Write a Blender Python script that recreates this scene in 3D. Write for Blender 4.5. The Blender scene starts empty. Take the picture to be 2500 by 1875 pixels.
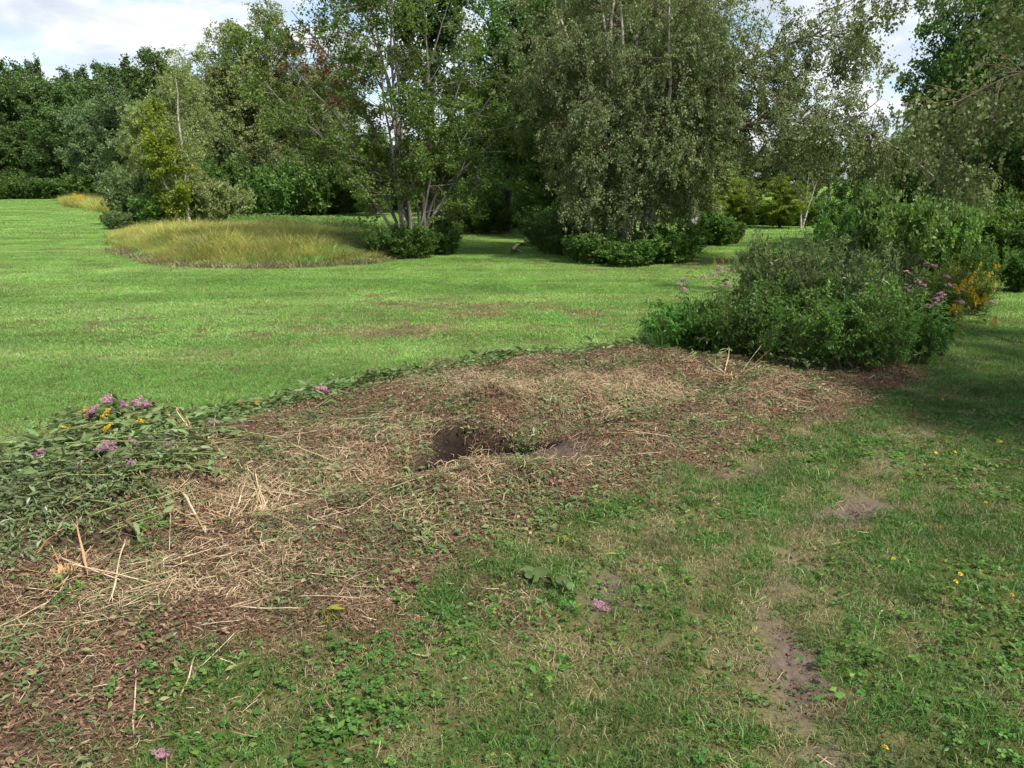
import bpy, math, random
import numpy as np
from mathutils import Vector, Matrix, Euler, Quaternion

R = math.radians
rng = np.random.default_rng(7)
random.seed(7)
scene = bpy.context.scene
COL = scene.collection

# ------------------------------------------------------------------ camera
CH, F, PITCH = 2.3, 1879.0, math.atan((937.5 - 445.0) / 1879.0)
SP, CP = math.sin(PITCH), math.cos(PITCH)
cam_d = bpy.data.cameras.new('camera')
cam_d.sensor_width = 36.0
cam_d.lens = 36.0 * F / 2500.0
cam_d.clip_start = 0.05
cam_d.clip_end = 3000.0
cam = bpy.data.objects.new('camera', cam_d)
COL.objects.link(cam)
cam.location = (0, 0, CH)
cam.rotation_euler = (math.pi / 2 - PITCH, 0, 0)
scene.camera = cam

# ------------------------------------------------------------------ sky, sun, exposure
SUN_EL, SUN_AZ = R(52), R(136)       # sun high, behind the camera on the right
SUNV = Vector((math.sin(SUN_AZ) * math.cos(SUN_EL), math.cos(SUN_AZ) * math.cos(SUN_EL), math.sin(SUN_EL)))
world = bpy.data.worlds.new('World')
scene.world = world
world.use_nodes = True
wt = world.node_tree
wt.nodes.clear()


def nd(t, kind, **kw):
    n = t.nodes.new(kind)
    for k, v in kw.items():
        setattr(n, k, v)
    return n


def mth(t, op, a, b=None):
    n = nd(t, 'ShaderNodeMath', operation=op)
    for i, v in enumerate((a, b)):
        if v is None:
            continue
        if isinstance(v, (int, float)):
            n.inputs[i].default_value = v
        else:
            t.links.new(v, n.inputs[i])
    return n.outputs[0]


def ramp(t, fac, stops, interp='LINEAR'):
    n = nd(t, 'ShaderNodeValToRGB')
    cr = n.color_ramp
    cr.interpolation = interp
    while len(cr.elements) < len(stops):
        cr.elements.new(0.5)
    for e, (p, c) in zip(cr.elements, stops):
        e.position = p
        e.color = (c, c, c, 1) if isinstance(c, (int, float)) else (*c[:3], 1)
    t.links.new(fac, n.inputs[0])
    return n.outputs[0]


def mixc(t, fac, a, b, blend='MIX'):
    n = nd(t, 'ShaderNodeMix', data_type='RGBA', blend_type=blend)
    for i, v in ((0, fac), (6, a), (7, b)):
        if isinstance(v, (int, float)):
            n.inputs[i].default_value = v
        elif isinstance(v, tuple):
            n.inputs[i].default_value = (*v[:3], 1)
        else:
            t.links.new(v, n.inputs[i])
    return n.outputs[2]


def noise(t, vec, scale, detail=4, rough=0.55, dist=0.0):
    n = nd(t, 'ShaderNodeTexNoise')
    n.inputs['Scale'].default_value = scale
    n.inputs['Detail'].default_value = detail
    n.inputs['Roughness'].default_value = rough
    n.inputs['Distortion'].default_value = dist
    if vec is not None:
        t.links.new(vec, n.inputs['Vector'])
    return n.outputs[0]


sky = nd(wt, 'ShaderNodeTexSky', sky_type='NISHITA')
sky.sun_disc = False
sky.sun_elevation = SUN_EL
sky.sun_rotation = SUN_AZ
bg_sky = nd(wt, 'ShaderNodeBackground')
bg_sky.inputs[1].default_value = 0.09
wt.links.new(sky.outputs[0], bg_sky.inputs[0])
tc = nd(wt, 'ShaderNodeTexCoord')
sep = nd(wt, 'ShaderNodeSeparateXYZ')
wt.links.new(tc.outputs['Generated'], sep.inputs[0])
zz = mth(wt, 'ADD', mth(wt, 'MAXIMUM', sep.outputs[2], 0.0), 0.22)
cmb = nd(wt, 'ShaderNodeCombineXYZ')
wt.links.new(mth(wt, 'DIVIDE', sep.outputs[0], zz), cmb.inputs[0])
wt.links.new(mth(wt, 'DIVIDE', sep.outputs[1], zz), cmb.inputs[1])
cloud_n = noise(wt, cmb.outputs[0], 1.5, 9, 0.58, 0.25)
cover = ramp(wt, cloud_n, [(0.43, 0.0), (0.55, 1.0)])
tone = ramp(wt, noise(wt, cmb.outputs[0], 2.6, 7, 0.6, 0.3), [(0.30, (0.29, 0.33, 0.39)), (0.47, (0.40, 0.43, 0.47)), (0.62, (0.55, 0.56, 0.57))])
bg_cl = nd(wt, 'ShaderNodeBackground')
bg_cl.inputs[1].default_value = 1.0
wt.links.new(tone, bg_cl.inputs[0])
mixs = nd(wt, 'ShaderNodeMixShader')
wt.links.new(cover, mixs.inputs[0])
wt.links.new(bg_sky.outputs[0], mixs.inputs[1])
wt.links.new(bg_cl.outputs[0], mixs.inputs[2])
wo = nd(wt, 'ShaderNodeOutputWorld')
wt.links.new(mixs.outputs[0], wo.inputs[0])

sun_d = bpy.data.lights.new('sun', 'SUN')
sun_d.energy = 3.2
sun_d.angle = R(5.0)
sun_d.color = (1.0, 0.95, 0.87)
sun = bpy.data.objects.new('sun', sun_d)
sun.rotation_euler = (-SUNV).to_track_quat('-Z', 'Y').to_euler()
sun.location = SUNV * 60
COL.objects.link(sun)

vs = scene.view_settings
vs.view_transform = 'Standard'
vs.look = 'None'
vs.gamma = 1.0
vs.use_curve_mapping = False
vs.exposure = 1.1
cy = scene.cycles
cy.use_denoising = True
cy.max_bounces = 9
cy.diffuse_bounces = 4
cy.glossy_bounces = 2
cy.transmission_bounces = 5
cy.transparent_max_bounces = 4
cy.use_adaptive_sampling = True
cy.adaptive_threshold = 0.02


# ------------------------------------------------------------------ helpers: picture point -> place
def W(px, py, z=0.0):
    """ground point (at height z) that the photo shows at px, py"""
    u, v = px - 1250.0, py - 937.5
    dy = CP * F - SP * v
    dz = -(SP * F + CP * v)
    t = (z - CH) / dz
    return (u * t, dy * t)


def at(px, py, D):
    """point at ground distance D in the direction of px, py"""
    u, v = px - 1250.0, py - 937.5
    dy = CP * F - SP * v
    dz = -(SP * F + CP * v)
    t = D / dy
    return (u * t, D, CH + dz * t)


_tab = np.random.default_rng(99).random((256, 256))


def vnoise(x, y, seed=0):
    x = np.asarray(x, float) + seed * 17.31
    y = np.asarray(y, float) + seed * 9.77
    xi, yi = np.floor(x).astype(int), np.floor(y).astype(int)
    fx, fy = x - xi, y - yi
    fx, fy = fx * fx * (3 - 2 * fx), fy * fy * (3 - 2 * fy)
    a = _tab[xi & 255, yi & 255]; b = _tab[(xi + 1) & 255, yi & 255]
    c = _tab[xi & 255, (yi + 1) & 255]; d = _tab[(xi + 1) & 255, (yi + 1) & 255]
    return (a * (1 - fx) + b * fx) * (1 - fy) + (c * (1 - fx) + d * fx) * fy


def fbm(x, y, sc, oct=4, seed=0):
    s, a, tot = 0, 1.0, 0
    for i in range(oct):
        s = s + a * vnoise(np.asarray(x) * sc, np.asarray(y) * sc, seed + i * 3)
        tot += a
        a *= 0.5
        sc *= 2.03
    return s / tot


def poly_sd(x, y, poly):
    """signed distance to a polygon, positive inside"""
    x, y = np.asarray(x, float), np.asarray(y, float)
    inside = np.zeros(x.shape, bool)
    dist = np.full(x.shape, 1e9)
    n = len(poly)
    for i in range(n):
        (x0, y0), (x1, y1) = poly[i], poly[(i + 1) % n]
        c = (y0 > y) != (y1 > y)
        with np.errstate(divide='ignore', invalid='ignore'):
            xin = (x1 - x0) * (y - y0) / (y1 - y0 + 1e-12) + x0
        inside ^= c & (x < xin)
        ex, ey = x1 - x0, y1 - y0
        t = np.clip(((x - x0) * ex + (y - y0) * ey) / (ex * ex + ey * ey + 1e-12), 0, 1)
        dist = np.minimum(dist, np.hypot(x - x0 - t * ex, y - y0 - t * ey))
    return np.where(inside, dist, -dist)


def sstep(a, b, v):
    t = np.clip((v - a) / (b - a), 0, 1)
    return t * t * (3 - 2 * t)


def blob(x, y, px, py, rx, ry, rot=0.0):
    cx, cyy = W(px, py)
    dx, dy = x - cx, y - cyy
    c, s = math.cos(rot), math.sin(rot)
    return np.exp(-(((dx * c + dy * s) / rx) ** 2 + ((-dx * s + dy * c) / ry) ** 2))


MULCH = [W(*p) for p in [(-200, 1230), (0, 1150), (181, 1062), (283, 1020), (475, 1045), (700, 985), (904, 940), (1085, 906), (1300, 872), (1616, 838),
                         (1720, 850), (1900, 862), (2160, 870), (2230, 905), (2090, 985), (1865, 1050), (1660, 1125), (1450, 1200), (1240, 1275), (1150, 1370),
                         (960, 1475), (780, 1555), (500, 1620), (340, 1720), (230, 1900), (-500, 1990), (-600, 1500)]]
PILE = [W(*p) for p in [(-260, 1240), (0, 1150), (120, 1085), (230, 1025), (300, 1000), (400, 1030), (560, 1090), (470, 1180), (330, 1225), (250, 1300), (120, 1330), (80, 1430), (-260, 1480)]]
MEADOW = [W(*p) for p in [(262, 578), (305, 612), (420, 645), (600, 654), (760, 650), (905, 640), (960, 598), (850, 574), (560, 570), (330, 570)]]
MEADOW2 = [W(*p) for p in [(160, 500), (200, 508), (262, 520), (300, 512), (300, 497), (200, 490)]]


def line_d(x, y, pts):
    p = [W(*q) for q in pts]
    d = np.full(np.shape(x), 1e9)
    for (x0, y0), (x1, y1) in zip(p[:-1], p[1:]):
        ex, ey = x1 - x0, y1 - y0
        t = np.clip(((x - x0) * ex + (y - y0) * ey) / (ex * ex + ey * ey), 0, 1)
        d = np.minimum(d, np.hypot(x - x0 - t * ex, y - y0 - t * ey))
    return d


TRACK_A = [(1975, 1900), (1950, 1740), (1915, 1580), (1900, 1470), (1935, 1370), (2010, 1285), (2110, 1205), (2200, 1110), (2260, 1030)]
TRACK_B = [(1440, 1700), (1465, 1520), (1490, 1410), (1590, 1270), (1720, 1190), (1850, 1120), (1960, 1050), (2050, 1000)]


DITCH = [(250, 1300), (520, 1240), (800, 1190), (1085, 1120), (1210, 1075), (1480, 1000), (1740, 935)]


def tracks(x, y):
    return np.maximum(np.exp(-(line_d(x, y, TRACK_A) / .17) ** 2), .8 * np.exp(-(line_d(x, y, TRACK_B) / .15) ** 2))


def zone_mulch(x, y):
    sd = poly_sd(x, y, MULCH)
    n = fbm(x, y, 1.3, 4, 3) - 0.5
    n2 = fbm(x, y, 4.5, 2, 13) - 0.5
    return sstep(-0.36, 0.34, sd + 0.05 + n * 1.3 + n2 * 0.5)


def zone_dirt(x, y):
    d = 2.2 * blob(x, y, 1200, 1078, 0.50, 0.34) + 1.2 * blob(x, y, 1330, 1120, 0.25, 0.1)
    d += 1.5 * blob(x, y, 1085, 1115, 0.28, 0.15, 0.7) + 1.1 * blob(x, y, 300, 1290, 0.40, 0.20, 0.2)
    d += 0.95 * blob(x, y, 1915, 1545, 0.09, 0.34, 0.12) + 0.7 * blob(x, y, 1955, 1660, 0.10, 0.2)
    d += 1.3 * blob(x, y, 2075, 1240, 0.32, 0.14, 0.3) + 0.7 * blob(x, y, 1795, 1150, 0.3, 0.22)
    d += 1.3 * blob(x, y, 1480, 1420, 0.09, 0.32, -0.25) + 0.6 * blob(x, y, 860, 1455, 0.22, 0.10)
    d += 0.5 * blob(x, y, 1830, 1600, 0.2, 0.08) + 0.55 * blob(x, y, 2140, 1860, 0.25, 0.08)
    d += 0.5 * tracks(x, y) * sstep(0.52, 0.70, fbm(x, y, 1.7, 2, 23))
    d += 1.2 * np.exp(-(line_d(x, y, [(1020, 1150), (1085, 1120), (1210, 1072), (1310, 1060), (1400, 1110)]) / .13) ** 2)
    return np.clip(d * (0.35 + 1.3 * fbm(x, y, 4.5, 4, 21)), 0, 1)


def zone_dry(x, y):
    d = 0.95 * blob(x, y, 960, 812, 1.8, 0.8) + 0.8 * blob(x, y, 1030, 745, 1.6, 0.9) + 0.8 * blob(x, y, 1420, 765, 1.9, 1.0) + 0.3 * blob(x, y, 450, 880, 2.2, 0.7)
    d += 0.35 * blob(x, y, 170, 618, 1.6, 1.4) + 0.5 * blob(x, y, 1750, 650, 4.0, 2.0) + 0.8 * blob(x, y, 880, 530, 6.0, 9)
    d += 0.55 * blob(x, y, 1900, 1480, 0.55, 1.3, 0.1) + 0.55 * blob(x, y, 1950, 1720, 0.45, 0.4) + 0.5 * blob(x, y, 2060, 1260, 0.8, 0.6)
    d += 0.5 * blob(x, y, 1480, 1560, 0.5, 0.7) + 0.45 * blob(x, y, 1650, 1200, 1.1, 0.6) + 0.4 * blob(x, y, 1000, 1700, 0.3, 0.3)
    d *= np.where(y < 9, .55, 1.0)
    d += 0.7 * tracks(x, y) * (0.5 + fbm(x, y, 2.5, 2, 46))
    near = sstep(9.0, 6.0, y)
    d += near * sstep(0.52, 0.70, fbm(x, y, 1.6, 3, 41)) * 0.40
    d += (1 - near) * sstep(0.60, 0.75, fbm(x * 0.5, y, 0.5, 4, 45)) * 0.30
    return np.clip(d, 0, 1)


def zone_straw(x, y):
    d = blob(x, y, 1480, 960, 1.3, 0.55) + blob(x, y, 1200, 950, 0.9, 0.5) + 0.9 * blob(x, y, 700, 1180, 0.9, 0.5) + blob(x, y, 420, 1440, 0.75, 0.25, 0.25)
    d += 0.8 * blob(x, y, 650, 1290, 0.5, 0.3) + 0.7 * blob(x, y, 1180, 1160, 0.8, 0.3, 0.3) + 0.7 * blob(x, y, 1750, 950, 1.0, 0.5) + 0.5 * blob(x, y, 900, 1060, 1.2, 0.4)
    return np.clip(d, 0, 1)


def H(x, y):
    x, y = np.asarray(x, float), np.asarray(y, float)
    far = sstep(20, 60, y)
    h = 0.05 * (fbm(x, y, 0.22, 3, 1) - 0.5) * 2 + far * 0.5 * (fbm(x, y, 0.045, 2, 2) - 0.5)
    sd = poly_sd(x, y, MULCH)
    m = sstep(-0.3, 0.7, sd)
    h += m * (0.07 + 0.10 * (fbm(x, y, 1.4, 3, 5) - 0.4) + 0.05 * (fbm(x, y, 5.0, 2, 6) - 0.5))
    h += 0.07 * sstep(-0.3, 0.5, poly_sd(x, y, PILE))
    near = sstep(16, 9, y)
    h += near * 0.018 * (fbm(x, y, 4.0, 3, 8) - 0.5) * 2
    # torn hole and the soil thrown up behind it, the hollow under the cut brush
    h -= 0.55 * sstep(0.2, 0.6, blob(x, y, 1200, 1080, 0.52, 0.30) * (.75 + .6 * fbm(x, y, 3.2, 2, 33))) + 0.40 * sstep(.2, .6, blob(x, y, 1085, 1118, 0.40, 0.15, 0.7)) + 0.16 * blob(x, y, 1340, 1125, 0.26, 0.10)
    h += 0.11 * blob(x, y, 1215, 1000, 0.36, 0.17) + 0.10 * blob(x, y, 1160, 1190, 0.7, 0.18, 0.3)
    h -= 0.30 * blob(x, y, 310, 1300, 0.42, 0.22, 0.2)
    h -= tracks(x, y) * near * (0.022 + 0.012 * np.sin((.55 * x + .83 * y) * 2 * math.pi / .15))
    dl_ = line_d(x, y, DITCH)
    h += near * (-0.17 * np.exp(-(dl_ / .30) ** 2) + 0.035 * np.exp(-((dl_ - .8) / .35) ** 2)) * m
    # tyre prints pressed into the soft soil
    for (px, py, rx, ry, rot) in ((1915, 1545, 0.13, 0.42, 0.12), (2075, 1240, 0.34, 0.16, 0.3), (1955, 1660, 0.12, 0.2, 0), (1480, 1420, 0.1, 0.34, -0.25)):
        b = blob(x, y, px, py, rx, ry, rot)
        cx, cyy = W(px, py)
        u = (x - cx) * math.cos(0.5) + (y - cyy) * math.sin(0.5)
        h -= b * (0.035 + 0.024 * np.sin(u * 2 * math.pi / 0.16))
    return h


def Hs(x, y):
    return float(H(np.array([x]), np.array([y]))[0])


def normals(x, y, e=0.08):
    gx = (H(x + e, y) - H(x - e, y)) / (2 * e)
    gy = (H(x, y + e) - H(x, y - e)) / (2 * e)
    n = np.stack([-gx, -gy, np.ones_like(gx)], 1)
    return n / np.linalg.norm(n, axis=1, keepdims=True)


# ------------------------------------------------------------------ helpers: mesh
def mesh_from(name, verts, faces, mat=None, attrs=None, smooth=False):
    verts = np.ascontiguousarray(verts, np.float32)
    faces = np.ascontiguousarray(faces, np.int32)
    m = bpy.data.meshes.new(name)
    n, k = faces.shape
    m.vertices.add(len(verts)); m.loops.add(n * k); m.polygons.add(n)
    m.vertices.foreach_set('co', verts.ravel())
    m.loops.foreach_set('vertex_index', faces.ravel())
    m.polygons.foreach_set('loop_start', np.arange(0, n * k, k, dtype=np.int32))
    if smooth:
        m.polygons.foreach_set('use_smooth', np.ones(n, bool))
    for an, av in (attrs or {}).items():
        a = m.attributes.new(an, 'FLOAT', 'POINT')
        a.data.foreach_set('value', np.ascontiguousarray(av, np.float32))
    m.update(calc_edges=True)
    m.validate()
    if mat:
        m.materials.append(mat)
    return m


def obj(name, data, parent=None, loc=None, rot=None, scale=None):
    o = bpy.data.objects.new(name, data)
    COL.objects.link(o)
    if parent:
        o.parent = parent
    if loc is not None:
        o.location = loc
    if rot is not None:
        o.rotation_euler = rot
    if scale is not None:
        o.scale = (scale,) * 3 if isinstance(scale, (int, float)) else scale
    return o


def tag(o, label=None, cat=None, group=None, kind=None):
    for k, v in (('label', label), ('category', cat), ('group', group), ('kind', kind)):
        if v:
            o[k] = v
    return o


def empty(name, loc=(0, 0, 0), rz=0.0):
    o = bpy.data.objects.new(name, None)
    COL.objects.link(o)
    o.location = loc
    o.rotation_euler = (0, 0, rz)
    o.empty_display_size = 0.2
    return o


def copy_tree(src, parent=None):
    c = src.copy()
    COL.objects.link(c)
    c.parent = parent
    for ch in list(src.children):
        copy_tree(ch, c)
    return c


class Acc:
    """collects verts / faces / per-vertex random values"""
    def __init__(s):
        s.v, s.f, s.r, s.n = [], [], [], 0

    def add(s, v, f, r=None):
        s.v.append(v); s.f.append(f + s.n)
        s.r.append(np.zeros(len(v)) if r is None else r)
        s.n += len(v)

    def mesh(s, name, mat, smooth=False):
        return mesh_from(name, np.concatenate(s.v), np.concatenate(s.f), mat, {'rnd': np.concatenate(s.r)}, smooth)


def unit(v):
    return v / (np.linalg.norm(v, axis=-1, keepdims=True) + 1e-9)


def rdir(n, g=rng):
    return unit(g.normal(size=(n, 3)))


def tubes(paths, radii, sides=5):
    """paths (N,K,3), radii (N,K) -> verts, quads"""
    N, K, _ = paths.shape
    tan = np.empty_like(paths)
    tan[:, 1:-1] = paths[:, 2:] - paths[:, :-2]
    tan[:, 0] = paths[:, 1] - paths[:, 0]
    tan[:, -1] = paths[:, -1] - paths[:, -2]
    tan = unit(tan)
    mean = unit(paths[:, -1] - paths[:, 0])
    ref = np.where(np.abs(mean[:, 2:3]) > 0.8, np.array([[1.0, 0.13, 0]]), np.array([[0.02, 0.1, 1.0]]))[:, None, :]
    a = unit(np.cross(tan, np.broadcast_to(ref, tan.shape)))
    b = np.cross(tan, a)
    ang = np.arange(sides) * 2 * np.pi / sides
    ring = a[:, :, None, :] * np.cos(ang)[None, None, :, None] + b[:, :, None, :] * np.sin(ang)[None, None, :, None]
    v = paths[:, :, None, :] + ring * radii[:, :, None, None]
    idx = np.arange(N * K * sides).reshape(N, K, sides)
    q = np.stack([idx[:, :-1], np.roll(idx[:, :-1], -1, 2), np.roll(idx[:, 1:], -1, 2), idx[:, 1:]], -1)
    return v.reshape(-1, 3), q.reshape(-1, 4)


def sample(paths, n, t0, t1, g, wt_=None):
    """n points on the polylines: index, t, pos, tangent"""
    N, K, _ = paths.shape
    if wt_ is None:
        wt_ = np.linalg.norm(paths[:, -1] - paths[:, 0], axis=1) + 0.05
    i = g.choice(N, n, p=wt_ / wt_.sum())
    t = g.uniform(t0, t1, n)
    s = np.clip(t * (K - 1), 0, K - 1.001)
    k = s.astype(int)
    f = (s - k)[:, None]
    p0, p1 = paths[i, k], paths[i, k + 1]
    return i, t, p0 * (1 - f) + p1 * f, unit(p1 - p0)


def grow(start, d, length, K, droop, wander, g):
    """N polylines: bend towards -z by droop, wander at random"""
    N = len(start)
    out = np.empty((N, K, 3))
    out[:, 0] = start
    d = unit(d)
    step = (length / (K - 1))[:, None]
    down = np.array([[0, 0, -1.0]])
    droop = np.broadcast_to(np.asarray(droop, float), (N,))[:, None]
    for k in range(1, K):
        out[:, k] = out[:, k - 1] + d * step
        d = unit(d + down * droop + g.normal(size=(N, 3)) * wander)
    return out


def side_dirs(tan, ang, g):
    n = len(tan)
    p = g.normal(size=(n, 3))
    p = unit(p - tan * (p * tan).sum(1, keepdims=True))
    return unit(tan * np.cos(ang)[:, None] + p * np.sin(ang)[:, None])


def leaf_faces(pos, axis, size, aspect, g, up=0.8, fold=0.12):
    """rhombic leaf blades folded on the midrib, 2 triangles each"""
    n = len(pos)
    axis = unit(axis)
    nr = unit(np.array([[0, 0, up]]) + g.normal(size=(n, 3)) * 0.6)
    sd = unit(np.cross(axis, nr))
    nr = np.cross(sd, axis)
    s = size[:, None]
    w = s * aspect * 0.5
    v = np.stack([pos, pos + axis * s * 0.42 + sd * w + nr * s * fold, pos + axis * s, pos + axis * s * 0.42 - sd * w + nr * s * fold], 1).reshape(-1, 3)
    b = np.arange(n)[:, None] * 4
    f = np.concatenate([b + np.array([[0, 1, 2]]), b + np.array([[0, 2, 3]])])
    return v, f


def resample(pts, K):
    pts = np.asarray(pts, float)
    seg = np.r_[0, np.cumsum(np.linalg.norm(np.diff(pts, axis=0), axis=1))]
    # smooth through control points with Catmull-like cubic on each axis
    t = np.linspace(0, seg[-1], K)
    out = np.stack([np.interp(t, seg, pts[:, a]) for a in range(3)], 1)
    for _ in range(2):
        out[1:-1] = 0.25 * out[:-2] + 0.5 * out[1:-1] + 0.25 * out[2:]
    return out


# ------------------------------------------------------------------ materials
def new_mat(name):
    m = bpy.data.materials.new(name)
    m.use_nodes = True
    t = m.node_tree
    t.nodes.clear()
    return m, t, nd(t, 'ShaderNodeOutputMaterial')


def leaf_mat(name, stops, trans=0.42, rough=0.5, spec=0.3, patch=0.5, patch_amt=0.22, tcol=(1.15, 1.2, 0.6), obj_var=0.12, stripe=0.0):
    m, t, o = new_mat(name)
    at_ = nd(t, 'ShaderNodeAttribute', attribute_name='rnd')
    c = ramp(t, at_.outputs['Fac'], stops)
    g = nd(t, 'ShaderNodeNewGeometry')
    pn = noise(t, g.outputs['Position'], patch, 3)
    val = ramp(t, pn, [(0.32, 1.0 - patch_amt), (0.68, 1.0 + patch_amt)])
    c = mixc(t, 1.0, c, val, 'MULTIPLY')
    if stripe:
        mp = nd(t, 'ShaderNodeMapping')
        mp.inputs['Scale'].default_value = (0.07, 0.85, 1)
        mp.inputs['Rotation'].default_value = (0, 0, R(-14))
        t.links.new(g.outputs['Position'], mp.inputs[0])
        sn = noise(t, mp.outputs[0], 1.0, 4, 0.6)
        c = mixc(t, ramp(t, sn, [(0.42, 0.0), (0.58, stripe)]), c, mixc(t, 1.0, c, (1.6, 1.25, 1.7), 'MULTIPLY'))
    oi = nd(t, 'ShaderNodeObjectInfo')
    hs = nd(t, 'ShaderNodeHueSaturation')
    t.links.new(mth(t, 'ADD', mth(t, 'MULTIPLY', oi.outputs['Random'], obj_var * 0.12), 0.5 - obj_var * 0.06), hs.inputs['Hue'])
    t.links.new(mth(t, 'ADD', mth(t, 'MULTIPLY', oi.outputs['Random'], obj_var * 2), 1 - obj_var), hs.inputs['Value'])
    t.links.new(c, hs.inputs['Color'])
    c = hs.outputs[0]
    p = nd(t, 'ShaderNodeBsdfPrincipled')
    p.inputs['Roughness'].default_value = rough
    p.inputs['Specular IOR Level'].default_value = spec
    t.links.new(c, p.inputs['Base Color'])
    tr = nd(t, 'ShaderNodeBsdfTranslucent')
    t.links.new(mixc(t, 1.0, c, tcol, 'MULTIPLY'), tr.inputs['Color'])
    mx = nd(t, 'ShaderNodeMixShader')
    mx.inputs[0].default_value = trans
    t.links.new(p.outputs[0], mx.inputs[1]); t.links.new(tr.outputs[0], mx.inputs[2])
    t.links.new(mx.outputs[0], o.inputs[0])
    return m


def bark_mat(name, c1, c2, scale=6.0, stretch=0.25, bump=0.4, band=None):
    m, t, o = new_mat(name)
    tcx = nd(t, 'ShaderNodeTexCoord')
    mp = nd(t, 'ShaderNodeMapping')
    mp.inputs['Scale'].default_value = (1, 1, stretch)
    t.links.new(tcx.outputs['Object'], mp.inputs[0])
    n = noise(t, mp.outputs[0], scale, 6, 0.65)
    c = ramp(t, n, [(0.35, c1), (0.65, c2)])
    if band:
        mp2 = nd(t, 'ShaderNodeMapping')
        mp2.inputs['Scale'].default_value = (1.2, 1.2, 7)
        t.links.new(tcx.outputs['Object'], mp2.inputs[0])
        nb = noise(t, mp2.outputs[0], 2.4, 4, 0.6)
        c = mixc(t, ramp(t, nb, [(0.54, 0.0), (0.62, 1.0)]), c, band)
    p = nd(t, 'ShaderNodeBsdfPrincipled')
    p.inputs['Roughness'].default_value = 0.85
    p.inputs['Specular IOR Level'].default_value = 0.2
    t.links.new(c, p.inputs['Base Color'])
    b = nd(t, 'ShaderNodeBump')
    b.inputs['Strength'].default_value = bump
    b.inputs['Distance'].default_value = 0.02
    t.links.new(n, b.inputs['Height'])
    t.links.new(b.outputs[0], p.inputs['Normal'])
    t.links.new(p.outputs[0], o.inputs[0])
    return m


def rnd_mat(name, stops, rough=0.8, spec=0.2, obj_var=0.15, nscale=40.0, namt=0.25):
    """dry matter: colour by the per-piece random value, fine mottling"""
    m, t, o = new_mat(name)
    at_ = nd(t, 'ShaderNodeAttribute', attribute_name='rnd')
    oi = nd(t, 'ShaderNodeObjectInfo')
    fac = mth(t, 'FRACT', mth(t, 'ADD', at_.outputs['Fac'], mth(t, 'MULTIPLY', oi.outputs['Random'], obj_var)))
    c = ramp(t, fac, stops)
    g = nd(t, 'ShaderNodeNewGeometry')
    val = ramp(t, noise(t, g.outputs['Position'], nscale, 4), [(0.3, 1 - namt), (0.7, 1 + namt)])
    c = mixc(t, 1.0, c, val, 'MULTIPLY')
    p = nd(t, 'ShaderNodeBsdfPrincipled')
    p.inputs['Roughness'].default_value = rough
    p.inputs['Specular IOR Level'].default_value = spec
    t.links.new(c, p.inputs['Base Color'])
    t.links.new(p.outputs[0], o.inputs[0])
    return m


M = {}
M['birch_leaf'] = leaf_mat('birch_leaf', [(0.0, (0.102, 0.144, 0.055)), (0.45, (0.161, 0.204, 0.084)), (0.8, (0.246, 0.281, 0.127)), (0.97, (0.355, 0.342, 0.139)), (1.0, (0.383, 0.232, 0.108))], patch=0.35)
M['birch_light'] = leaf_mat('birch_light', [(0.0, (0.163, 0.206, 0.081)), (0.5, (0.245, 0.295, 0.118)), (0.9, (0.345, 0.375, 0.163)), (1.0, (0.437, 0.356, 0.145))], patch=0.35)
M['maple_leaf'] = leaf_mat('maple_leaf', [(0.0, (0.070, 0.122, 0.028)), (0.5, (0.112, 0.179, 0.038)), (0.85, (0.187, 0.241, 0.053)), (0.97, (0.305, 0.311, 0.057)), (0.985, (0.271, 0.104, 0.051)), (1.0, (0.248, 0.092, 0.057))], patch=0.45)
M['dark_leaf'] = leaf_mat('dark_leaf', [(0.0, (0.061, 0.131, 0.031)), (0.6, (0.101, 0.193, 0.045)), (1.0, (0.182, 0.270, 0.061))], patch=0.3, trans=0.33)
M['far_leaf'] = leaf_mat('far_leaf', [(0.0, (0.061, 0.111, 0.033)), (0.6, (0.099, 0.162, 0.045)), (1.0, (0.164, 0.234, 0.063))], patch=0.12, patch_amt=0.3, trans=0.3)
M['silver_leaf'] = leaf_mat('silver_leaf', [(0.0, (0.089, 0.152, 0.057)), (0.6, (0.139, 0.215, 0.089)), (1.0, (0.253, 0.316, 0.164))], patch=0.2, trans=0.33)
M['poplar_leaf'] = leaf_mat('poplar_leaf', [(0.0, (0.055, 0.110, 0.050)), (0.6, (0.094, 0.165, 0.083)), (1.0, (0.165, 0.242, 0.143))], patch=0.6, rough=0.4)
M['yellow_leaf'] = leaf_mat('yellow_leaf', [(0.0, (0.143, 0.209, 0.022)), (0.6, (0.220, 0.275, 0.033)), (1.0, (0.330, 0.330, 0.055))], patch=0.8)
M['willow_leaf'] = leaf_mat('willow_leaf', [(0.0, (0.067, 0.116, 0.039)), (0.5, (0.122, 0.183, 0.067)), (0.85, (0.207, 0.268, 0.122)), (1.0, (0.342, 0.342, 0.146))], patch=1.6, patch_amt=.35, rough=0.45)
M['bush_leaf'] = leaf_mat('bush_leaf', [(0.0, (0.063, 0.135, 0.032)), (0.6, (0.109, 0.208, 0.045)), (0.95, (0.200, 0.290, 0.063)), (1.0, (0.398, 0.398, 0.055))], patch=1.1)
M['pye_leaf'] = leaf_mat('pye_leaf', [(0.0, (0.066, 0.159, 0.026)), (1.0, (0.113, 0.218, 0.046))], patch=2.0, obj_var=0.3, rough=0.42)
M['cut_leaf'] = leaf_mat('cut_leaf', [(0.0, (0.09, 0.145, 0.045)), (0.5, (0.145, 0.205, 0.075)), (1.0, (0.225, 0.275, 0.13))], patch=3.0, obj_var=0.45, rough=0.6, spec=.15, trans=0.28)
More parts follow.
